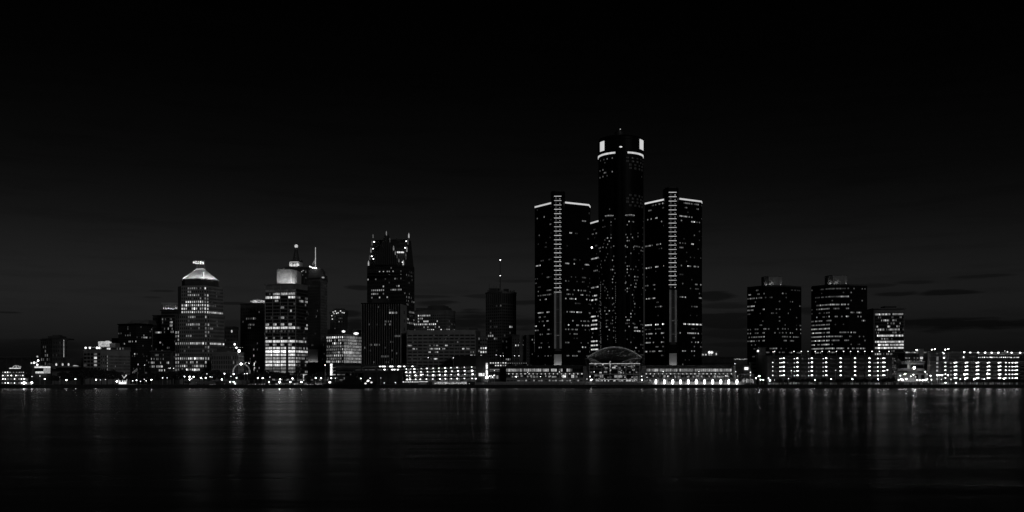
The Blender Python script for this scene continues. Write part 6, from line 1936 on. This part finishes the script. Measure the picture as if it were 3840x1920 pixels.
MB().bx(x_ - 4.7, x_ - .9, 752.1, 752.2, 1.6, 1.7).build('rail', 'metal_light', t)

# ------------------------------------------------------------------ lamps
LAMPS = {}


def street_lamp(px, py, Y, m, r, grp, arm=False, base=LAND):
    LAMPS.setdefault(grp, []).append((px, py, Y, m, r, arm, base))


G1 = 'left plaza, before the trees'
for px, py, m, r in ((120, 1412, 'lamp_mid', .6), (150, 1410, 'lamp_mid', .5), (168, 1421, 'lamp_bright', .9), (224, 1414, 'lamp_dim', .4), (249, 1425, 'lamp_bright', 1.0), (283, 1422, 'lamp_bright', .8), (360, 1424, 'lamp_bright', 1.0), (376, 1424.5, 'lamp_mid', .5), (395, 1423, 'lamp_mid', .4), (438, 1430, 'lamp_star', .8),
                     (498, 1428, 'lamp_mid', .7), (512, 1426.5, 'lamp_bright', .7), (527, 1430, 'lamp_mid', .7), (541, 1422, 'lamp_mid', .6), (548, 1428, 'lamp_mid', .6), (568, 1424, 'lamp_bright', 1.0), (610, 1417, 'lamp_mid', .7), (627, 1417, 'lamp_mid', .45)):
    street_lamp(px, py, 778, m, r, G1)
G2 = 'middle plaza, below the pyramid-roofed tower'
for px, py, m, r in ((692, 1412, 'lamp_bright', .8), (711, 1413, 'lamp_bright', 1.1), (726, 1413, 'lamp_bright', 1.0), (711, 1423, 'lamp_bright', 1.0), (719, 1420, 'lamp_mid', .7), (753, 1417, 'lamp_bright', .9), (759, 1420, 'lamp_mid', .5), (771, 1417, 'lamp_bright', .9), (776, 1402, 'lamp_mid', .7), (788, 1413, 'lamp_mid', .7), (795, 1414, 'lamp_mid', .55)):
    street_lamp(px, py, 781, m, r, G2)
G3 = 'right plaza, near the ring arch'
for px, py, m, r in ((832, 1423, 'lamp_bright', 1.0), (842, 1401, 'lamp_bright', .8), (863, 1432, 'lamp_bright', .85), (876, 1432, 'lamp_bright', 1.0), (882, 1440, 'lamp_bright', .9), (876, 1402.5, 'lamp_bright', 1.0), (866, 1411, 'lamp_mid', .55), (887, 1417, 'lamp_bright', .85), (967, 1417, 'lamp_bright', .9), (927, 1401, 'lamp_mid', .8), (917, 1401.5, 'lamp_mid', .7), (985, 1418, 'lamp_bright', 1.0), (1009, 1433, 'lamp_bright', .9)):
    street_lamp(px, py, 781, m, r, G3)
G4 = 'quay below the glowing office'
for px, py, m, r in ((1048, 1433, 'lamp_star', .85), (1088, 1433, 'lamp_star', .85), (1130, 1433, 'lamp_star', .95), (1097, 1419, 'lamp_bright', 1.1), (1051, 1422, 'lamp_bright', .8), (1012, 1414, 'lamp_mid', .6)):
    street_lamp(px, py, 770, m, r, G4)
G5 = 'road behind the dark ship'
for px, py, m, r in ((1184, 1418, 'lamp_bright', .9), (1204, 1418, 'lamp_bright', .9), (1242, 1418.5, 'lamp_bright', .8), (1321, 1418, 'lamp_bright', .75), (1353, 1419, 'lamp_bright', .75), (1388, 1418, 'lamp_mid', .7), (1428, 1417.5, 'lamp_mid', .5), (1219, 1369, 'lamp_mid', .8), (1258, 1418.5, 'lamp_mid', .5)):
    street_lamp(px, py, 785, m, r, G5)
G6 = 'quay by the ramp garage'
for px, py, m, r in ((1441, 1436, 'lamp_mid', .55), (1482, 1434, 'lamp_mid', .6), (1484, 1436, 'lamp_mid', .45), (1579, 1405, 'lamp_bright', .9), (1586, 1404.5, 'lamp_mid', .7), (1536, 1417, 'lamp_mid', .6), (1605.8, 1341, 'lamp_mid', .55), (1700, 1342, 'lamp_mid', .6), (1760, 1439, 'lamp_mid', .4), (1813, 1448, 'lamp_dim', .4), (1836, 1411, 'lamp_bright', .7), (1842, 1409, 'lamp_mid', .7), (1854, 1389, 'lamp_mid', .6), (1847, 1414, 'lamp_mid', .9), (1853, 1407.5, 'lamp_mid', .9), (1784, 1420, 'lamp_mid', 1.2)):
    street_lamp(px, py, 774, m, r, G6)
G7 = 'rooftop below the antenna tower'
for px, py, m, r in ((1860.5, 1331, 'lamp_mid', .6), (1877, 1334.5, 'lamp_mid', .55), (1888.5, 1335, 'lamp_mid', .5), (1929, 1334, 'lamp_mid', .55), (1946, 1334.5, 'lamp_mid', .55)):
    street_lamp(px, py, 848, m, r, G7, base=Z(1352, 848))
G8 = 'promenade left of the glass hall'
for px, py, m, r in ((1936, 1413, 'lamp_bright', .65), (1979, 1396, 'lamp_mid', .4), (2027, 1412.5, 'lamp_mid', .6), (2098, 1395, 'lamp_mid', .45), (2119, 1412, 'lamp_mid', .6), (1932, 1412.5, 'lamp_mid', .5), (2213, 1412, 'lamp_bright', .65), (2228, 1394.5, 'lamp_mid', .6), (2201, 1421, 'lamp_mid', .5), (2142, 1435, 'lamp_dim', .4), (2218, 1424, 'lamp_bright', 1.0)):
    street_lamp(px, py, 776, m, r, G8)
G9 = 'promenade right of the glass hall'
for px, py, m, r in ((2406.6, 1411, 'lamp_mid', .7), (2407, 1424.5, 'lamp_bright', 1.0), (2487, 1393, 'lamp_mid', .55), (2504, 1410.5, 'lamp_mid', .65), (2621, 1393, 'lamp_mid', .55), (2759, 1394, 'lamp_mid', .55), (2756, 1364, 'lamp_mid', .6), (2611, 1410, 'lamp_dim', .5), (2721, 1409.5, 'lamp_mid', .55), (2426.5, 1415, 'lamp_mid', .55), (2766, 1410, 'lamp_mid', .4), (2814, 1396, 'lamp_mid', .7), (2814, 1407, 'lamp_mid', .7)):
    street_lamp(px, py, 782, m, r, G9)
G10 = 'riverside before the long garage'
for px, py, m, r in ((2847, 1410, 'lamp_star', .9), (2852, 1424, 'lamp_bright', .8), (2862, 1424, 'lamp_bright', .7), (2835, 1418, 'lamp_bright', .8), (2887, 1426.5, 'lamp_bright', 1.3), (2902, 1425, 'lamp_bright', 1.0), (2882, 1418, 'lamp_bright', .7), (2957, 1419.5, 'lamp_mid', .75), (2978, 1424.5, 'lamp_star', .9), (3036, 1421, 'lamp_bright', .8), (3056, 1424, 'lamp_star', .85), (3116.6, 1422, 'lamp_bright', .9), (3196.4, 1422, 'lamp_bright', 1.1), (3206.9, 1424, 'lamp_bright', 1.0), (3277, 1422.5, 'lamp_bright', .8), (3293, 1423, 'lamp_star', .95), (2967.5, 1390, 'lamp_mid', .8), (3134, 1388.5, 'lamp_mid', .55), (3328, 1387.5, 'lamp_bright', .8)):
    street_lamp(px, py, 781, m, r, G10)
G11 = 'roof of the long garage'
for px in (2899, 2904.6, 2977.4, 3004.6, 3030.2, 3057, 3083, 3110, 3136.6, 3163.8, 3190, 3217, 3243.4, 3270.5, 3297.7, 3333.6):
    street_lamp(px, 1317.8 + 1.5 * (px < 2900), 794, 'lamp_mid', .72, G11, base=Z(1334, 794))
G12 = 'forecourt between the two garages'
for px, py, m, r in ((3376, 1408.5, 'lamp_bright', .85), (3394, 1402.5, 'lamp_star', .85), (3425.4, 1405, 'lamp_bright', .85), (3415.7, 1411, 'lamp_bright', .6), (3379, 1421.5, 'lamp_bright', 1.2), (3384.6, 1425.4, 'lamp_bright', 1.0), (3399, 1421.5, 'lamp_bright', 1.0), (3370, 1425, 'lamp_bright', .7), (3438.6, 1425.4, 'lamp_bright', .9), (3448.7, 1425.4, 'lamp_bright', 1.0), (3460, 1426, 'lamp_bright', 1.2), (3471, 1425, 'lamp_bright', 1.1), (3477, 1422.5, 'lamp_bright', .8), (3470, 1394.5, 'lamp_bright', .75), (3476.5, 1402.5, 'lamp_mid', .5), (3489.5, 1409, 'lamp_bright', .85), (3493, 1424, 'lamp_bright', .85), (3434, 1413.5, 'lamp_mid', .5)):
    street_lamp(px, py, 784, m, r, G12)
G13 = 'riverside before the far right garage'
for px, py, m, r in ((3515.6, 1407, 'lamp_bright', 1.3), (3523.5, 1406.5, 'lamp_bright', .9), (3533, 1406.5, 'lamp_bright', 1.1), (3555, 1407.5, 'lamp_bright', 1.0), (3581.7, 1404.6, 'lamp_bright', 1.2), (3616.6, 1404, 'lamp_bright', 1.3), (3666, 1387.5, 'lamp_bright', 1.0), (3702.6, 1401, 'lamp_bright', 1.15), (3748.6, 1405, 'lamp_bright', 1.0), (3601, 1422, 'lamp_bright', 1.0), (3653.5, 1421.5, 'lamp_star', 1.1), (3691.3, 1422, 'lamp_bright', .9), (3683.5, 1421.5, 'lamp_mid', .7), (3765, 1420.5, 'lamp_star', 1.15), (3619.5, 1421.5, 'lamp_bright', .9), (3545.7, 1435.6, 'lamp_bright', 1.0), (3585, 1435.6, 'lamp_bright', .9), (3566, 1423.4, 'lamp_mid', .7), (3530, 1422.5, 'lamp_mid', .7), (3640, 1422.5, 'lamp_mid', .6), (3482.7, 1432.5, 'lamp_mid', .4), (3810, 1440, 'lamp_dim', .5)):
    street_lamp(px, py, 780, m, r, G13)
G14 = 'rear decks at the far right'
for px, py, Y, m, r in ((3436.7, 1312, 888, 'lamp_bright', .95), (3494.7, 1311, 888, 'lamp_bright', 1.0), (3505.6, 1309, 888, 'lamp_bright', 1.0), (3545, 1311, 858, 'lamp_bright', 1.0), (3556.3, 1308.6, 858, 'lamp_bright', 1.05), (3535, 1321.3, 830, 'lamp_mid', .75), (3616, 1321, 830, 'lamp_bright', 1.1), (3695.7, 1320, 830, 'lamp_mid', .75), (3778, 1319.5, 830, 'lamp_mid', .9), (3768, 1316, 830, 'lamp_mid', .6)):
    street_lamp(px, py, Y, m, r, G14)
G15 = 'street behind the ring arch'
for px, py, m, r in ((953.5, 1362, 'lamp_mid', .6), (953, 1368.5, 'lamp_mid', .6), (953.5, 1378, 'lamp_mid', .5), (953.3, 1381.5, 'lamp_mid', .55), (952.5, 1387, 'lamp_mid', .45), (919.7, 1362, 'lamp_mid', .5), (922.5, 1359.4, 'lamp_mid', .5), (931.3, 1359.4, 'lamp_mid', .5), (933.8, 1363, 'lamp_mid', .6), (634, 1380.5, 'lamp_mid', .5), (639, 1380, 'lamp_mid', .5), (651, 1381, 'lamp_mid', .55), (542, 1369, 'lamp_mid', .5), (683.6, 1383.6, 'lamp_dim', .5)):
    street_lamp(px, py, 846, m, r, G15)
GMESH = {}


def globe(r, m):
    k = (round(r, 2), m)
    if k not in GMESH:
        GMESH[k] = MB().ball((0, 0, 0), r, n=10, k=7, sz=.85).mesh('lamp_globe', [m], smooth=True)
    return GMESH[k]


for grp, L_ in LAMPS.items():
    L_.sort(key=lambda q: (q[0], q[1]))
    for i_, (px, py, Y, m, r, arm, base) in enumerate(L_):
        r *= .44
        x_ = X(px, Y); z_ = Z(py, Y)
        t = thing('street_lamp', '%s from left of the bright post lamps, %s' % (ordn(i_ + 1), grp), 'lamp', (x_, Y, base), 'post lamps, ' + grp)
        z_ = max(z_, base + .9)
        MB().tube((x_, Y, base), (x_, Y, z_ - r * .6), .14, .09, n=6).build('post', 'metal_light', t)
        gl = inst('lamp_globe', globe(r, m), t, (x_, Y, z_))
        MB().lathe(x_, Y, [(r * .5, z_ + r * .8), (r * .62, z_ + r * .86), (r * .2, z_ + r * 1.02)], 8).build('lamp_cap', 'metal_dark', gl)

# ------------------------------------------------------------------ trees
def crown_mesh(seed, n, rx, rz, lf):
    rr = random.Random(seed)
    b = MB()
    lobes = [(rr.uniform(-.55, .55), rr.uniform(-.55, .55), rr.uniform(-.35, .45), rr.uniform(.32, .55)) for _ in range(9)]
    for _ in range(n):
        lx, ly, lz, lr = rr.choice(lobes)
        while True:
            v = (rr.uniform(-1, 1), rr.uniform(-1, 1), rr.uniform(-1, 1))
            d = v[0] ** 2 + v[1] ** 2 + v[2] ** 2
            if .15 < d < 1:
                break
        c = np.array(((lx + v[0] * lr) * rx, (ly + v[1] * lr) * rx, (lz + v[2] * lr) * rz))
        a = np.array((rr.uniform(-1, 1), rr.uniform(-1, 1), rr.uniform(-1, 1))); a /= np.linalg.norm(a) + 1e-9
        h = np.cross(a, (rr.uniform(-1, 1), rr.uniform(-1, 1), rr.uniform(-1, 1))); h /= np.linalg.norm(h) + 1e-9
        s = lf * rr.uniform(.6, 1.3)
        p = [c + a * s, c + h * s * .6, c - a * s, c - h * s * .6]
        b.add([tuple(q) for q in p], [(0, 1, 2, 3)])
    return b


def trunk_mesh(seed, hgt, rx, rz):
    rr = random.Random(seed)
    b = MB()
    b.tube((0, 0, 0), (0, 0, hgt), .28, .2, n=7)
    for k in range(7):
        a = rr.uniform(0, 6.28); l = rx * rr.uniform(.4, .8)
        e = (l * math.cos(a), l * math.sin(a), hgt + rz * rr.uniform(.3, 1.2))
        b.tube((0, 0, hgt * rr.uniform(.8, 1)), e, .13, .04, n=5)
    return b


KINDS = {}
for i_ in range(5):
    KINDS[i_] = (crown_mesh(200 + i_, 1500, 4.6, 3.5, .36).mesh('crown', ['foliage']), trunk_mesh(210 + i_, 3.4, 4.0, 3.0).mesh('trunk', ['bark']))
for i_ in range(5, 8):
    KINDS[i_] = (crown_mesh(200 + i_, 800, 2.4, 1.9, .26).mesh('crown', ['foliage']), trunk_mesh(210 + i_, 2.0, 2.0, 1.6).mesh('trunk', ['bark']))
KINDS[8] = (crown_mesh(300, 900, 3.0, 1.3, .28).mesh('crown', ['foliage_floodlit']), trunk_mesh(310, 1.0, 2.6, .8).mesh('trunk', ['bark']))
# bare winter tree
def bare(seed):
    rr = random.Random(seed)
    b = MB()
    def go(p, d, l, r, dep):
        e = p + d * l
        b.tube(p, e, r, r * .65, n=5)
        if dep:
            for _ in range(3 if dep > 1 else 4):
                nd = d + np.array((rr.uniform(-.7, .7), rr.uniform(-.7, .7), rr.uniform(-.1, .5)))
                nd /= np.linalg.norm(nd)
                go(e, nd, l * rr.uniform(.55, .8), r * .6, dep - 1)
    go(np.zeros(3), np.array((0, 0, 1.0)), 1.6, .13, 4)
    return b.mesh('branches', ['bark'])
BARE = [bare(400 + k) for k in range(3)]
TREES = {}


def tree(px, Y, ytop, kind, grp, wide=1.0, base=LAND):
    TREES.setdefault(grp, []).append((px, Y, ytop, kind, wide, base))


for k, (px, yt) in enumerate(((205, 1404), (232, 1388), (248, 1393), (262, 1400), (298, 1378), (318, 1372), (338, 1378), (358, 1381), (380, 1380), (402, 1380), (424, 1382), (442, 1390), (462, 1400), (480, 1402))):
    tree(px, 790 + 4 * hsh(181, k), yt, k % 5, 'left riverside before the pale seven-storey block', 1.05)
for k, (px, yt) in enumerate(((505, 1402), (525, 1398), (548, 1396), (572, 1394), (596, 1391), (620, 1389), (642, 1386), (664, 1388), (688, 1384), (706, 1383), (726, 1386), (748, 1389), (765, 1384), (786, 1385), (806, 1381), (822, 1386), (842, 1394), (858, 1398), (908, 1393), (928, 1396), (958, 1392), (978, 1394))):
    tree(px, 792 + 4 * hsh(182, k), yt, (k * 2) % 5, 'middle riverside below the pyramid-roofed tower', 1.05)
for k, (px, yt) in enumerate(((1000, 1382), (1016, 1386), (1034, 1390), (1052, 1392), (1070, 1391), (1088, 1391), (1106, 1392), (1122, 1393), (1160, 1400), (1178, 1394), (1196, 1387), (1210, 1389), (1152, 1406))):
    tree(px, 797, yt, (k * 3) % 5, 'riverside at the foot of the glowing office', .85)
for k, px in enumerate((2906, 2924, 2946, 2972, 2990, 3010, 3030, 3048, 3066, 3088, 3112, 3140, 3152, 3176, 3186, 3214, 3236, 3252, 3274, 3292, 3312, 3328, 3344, 3352)):
    tree(px, 772 + hsh(183, k), 1421 - 5 * hsh(184, k) - (4 if 3170 < px < 3192 or px > 3320 else 0), 5 + k % 3, 'row of young trees before the long garage')
for k, px in enumerate((3604, 3626, 3644, 3668, 3688, 3708, 3728, 3744, 3760, 3782, 3800, 3818, 3836)):
    tree(px, 772 + hsh(185, k), 1421 - 4 * hsh(186, k), 5 + (k + 1) % 3, 'row of young trees before the far right garage')
for k, px in enumerate((705, 833)):
    tree(px, 770, 1428.5, 8, 'pale floodlit bushy trees on the plaza quay')
tree(545, 770, 1433, 8, 'pale floodlit bushy trees on the plaza quay')
for grp, L_ in TREES.items():
    L_.sort()
    for i_, (px, Y, yt, kind, wide, base) in enumerate(L_):
        me_c, me_t = KINDS[kind]
        x_ = X(px, Y)
        t = thing('tree', '%s from left, %s' % (ordn(i_ + 1), grp if 'tree' in grp else 'dark leafy tree of the ' + grp), 'tree', (x_, Y, base), grp if 'tree' in grp else 'dark trees, ' + grp)
        H = Z(yt, Y) - base
        th, cz = ((3.4, 3.5) if kind < 5 else ((2.0, 1.9) if kind < 8 else (1.0, 1.3)))
        s = H / (th + cz * 1.55)
        tr = inst('trunk', me_t, t, (x_, Y, base), hsh(191, i_, int(px)) * 6)
        tr.scale = (s, s, s)
        cr_ = inst('crown', me_c, t, (x_, Y, base + (th + cz * .62) * s), hsh(192, i_, int(px)) * 6)
        w_ = s * wide * (.9 + .25 * hsh(193, i_, int(px))) if kind < 5 else s
        cr_.scale = (w_, w_, s * 1.0)
for k, px in enumerate((2448, 2476, 2507, 2537, 2566, 2597, 2628, 2658, 2688, 2719, 2749, 2428)):
    Y = 782
    o = inst('bare_tree', BARE[k % 3], None, (X(px, Y), Y, LAND), k * 1.3)
    s = (Z(1413, Y) - LAND) / 4.9
    o.scale = (s, s, s)
    tag(o, 'leafless young tree among the light columns, %s from left' % ordn(k + (2 if px > 2430 else -10)), 'tree', 'leafless trees on the right promenade')

# flags by the water
for k, (px, py, Y, lab) in enumerate(((1117, 1367, 790, 'dark flag on a pole before the right corner of the glowing office'), (515, 1378, 785, 'pale drooping flag on a pole before the near-black tower'))):
    t = thing('flagpole', lab, 'flagpole', (X(px, Y), Y, LAND))
    MB().tube((X(px, Y), Y, LAND), (X(px, Y), Y, Z(py, Y)), .14, .08).build('pole', 'metal_light', t)
    b = MB()
    for q in range(4):
        xa, xb = X(px, Y) - q * 1.0 * (1 if k else -1), X(px, Y) - (q + 1) * 1.0 * (1 if k else -1)
        z_ = Z(py, Y) - .3
        b.add([(xa, Y + .2 * math.sin(q), z_ - q * .8), (xb, Y + .2 * math.sin(q + 1), z_ - (q + 1) * .8), (xb, Y + .2 * math.sin(q + 1), z_ - 2.6 - (q + 1) * .5), (xa, Y + .2 * math.sin(q), z_ - 2.6 - q * .5),
               (xa, Y + .08 + .2 * math.sin(q), z_ - q * .8), (xb, Y + .08 + .2 * math.sin(q + 1), z_ - (q + 1) * .8), (xb, Y + .08 + .2 * math.sin(q + 1), z_ - 2.6 - (q + 1) * .5), (xa, Y + .08 + .2 * math.sin(q), z_ - 2.6 - q * .5)],
              [(0, 1, 2, 3), (7, 6, 5, 4), (0, 4, 5, 1), (1, 5, 6, 2), (2, 6, 7, 3), (3, 7, 4, 0)])
    b.build('flag', 'metal_dark' if k == 0 else 'paint_white', t)
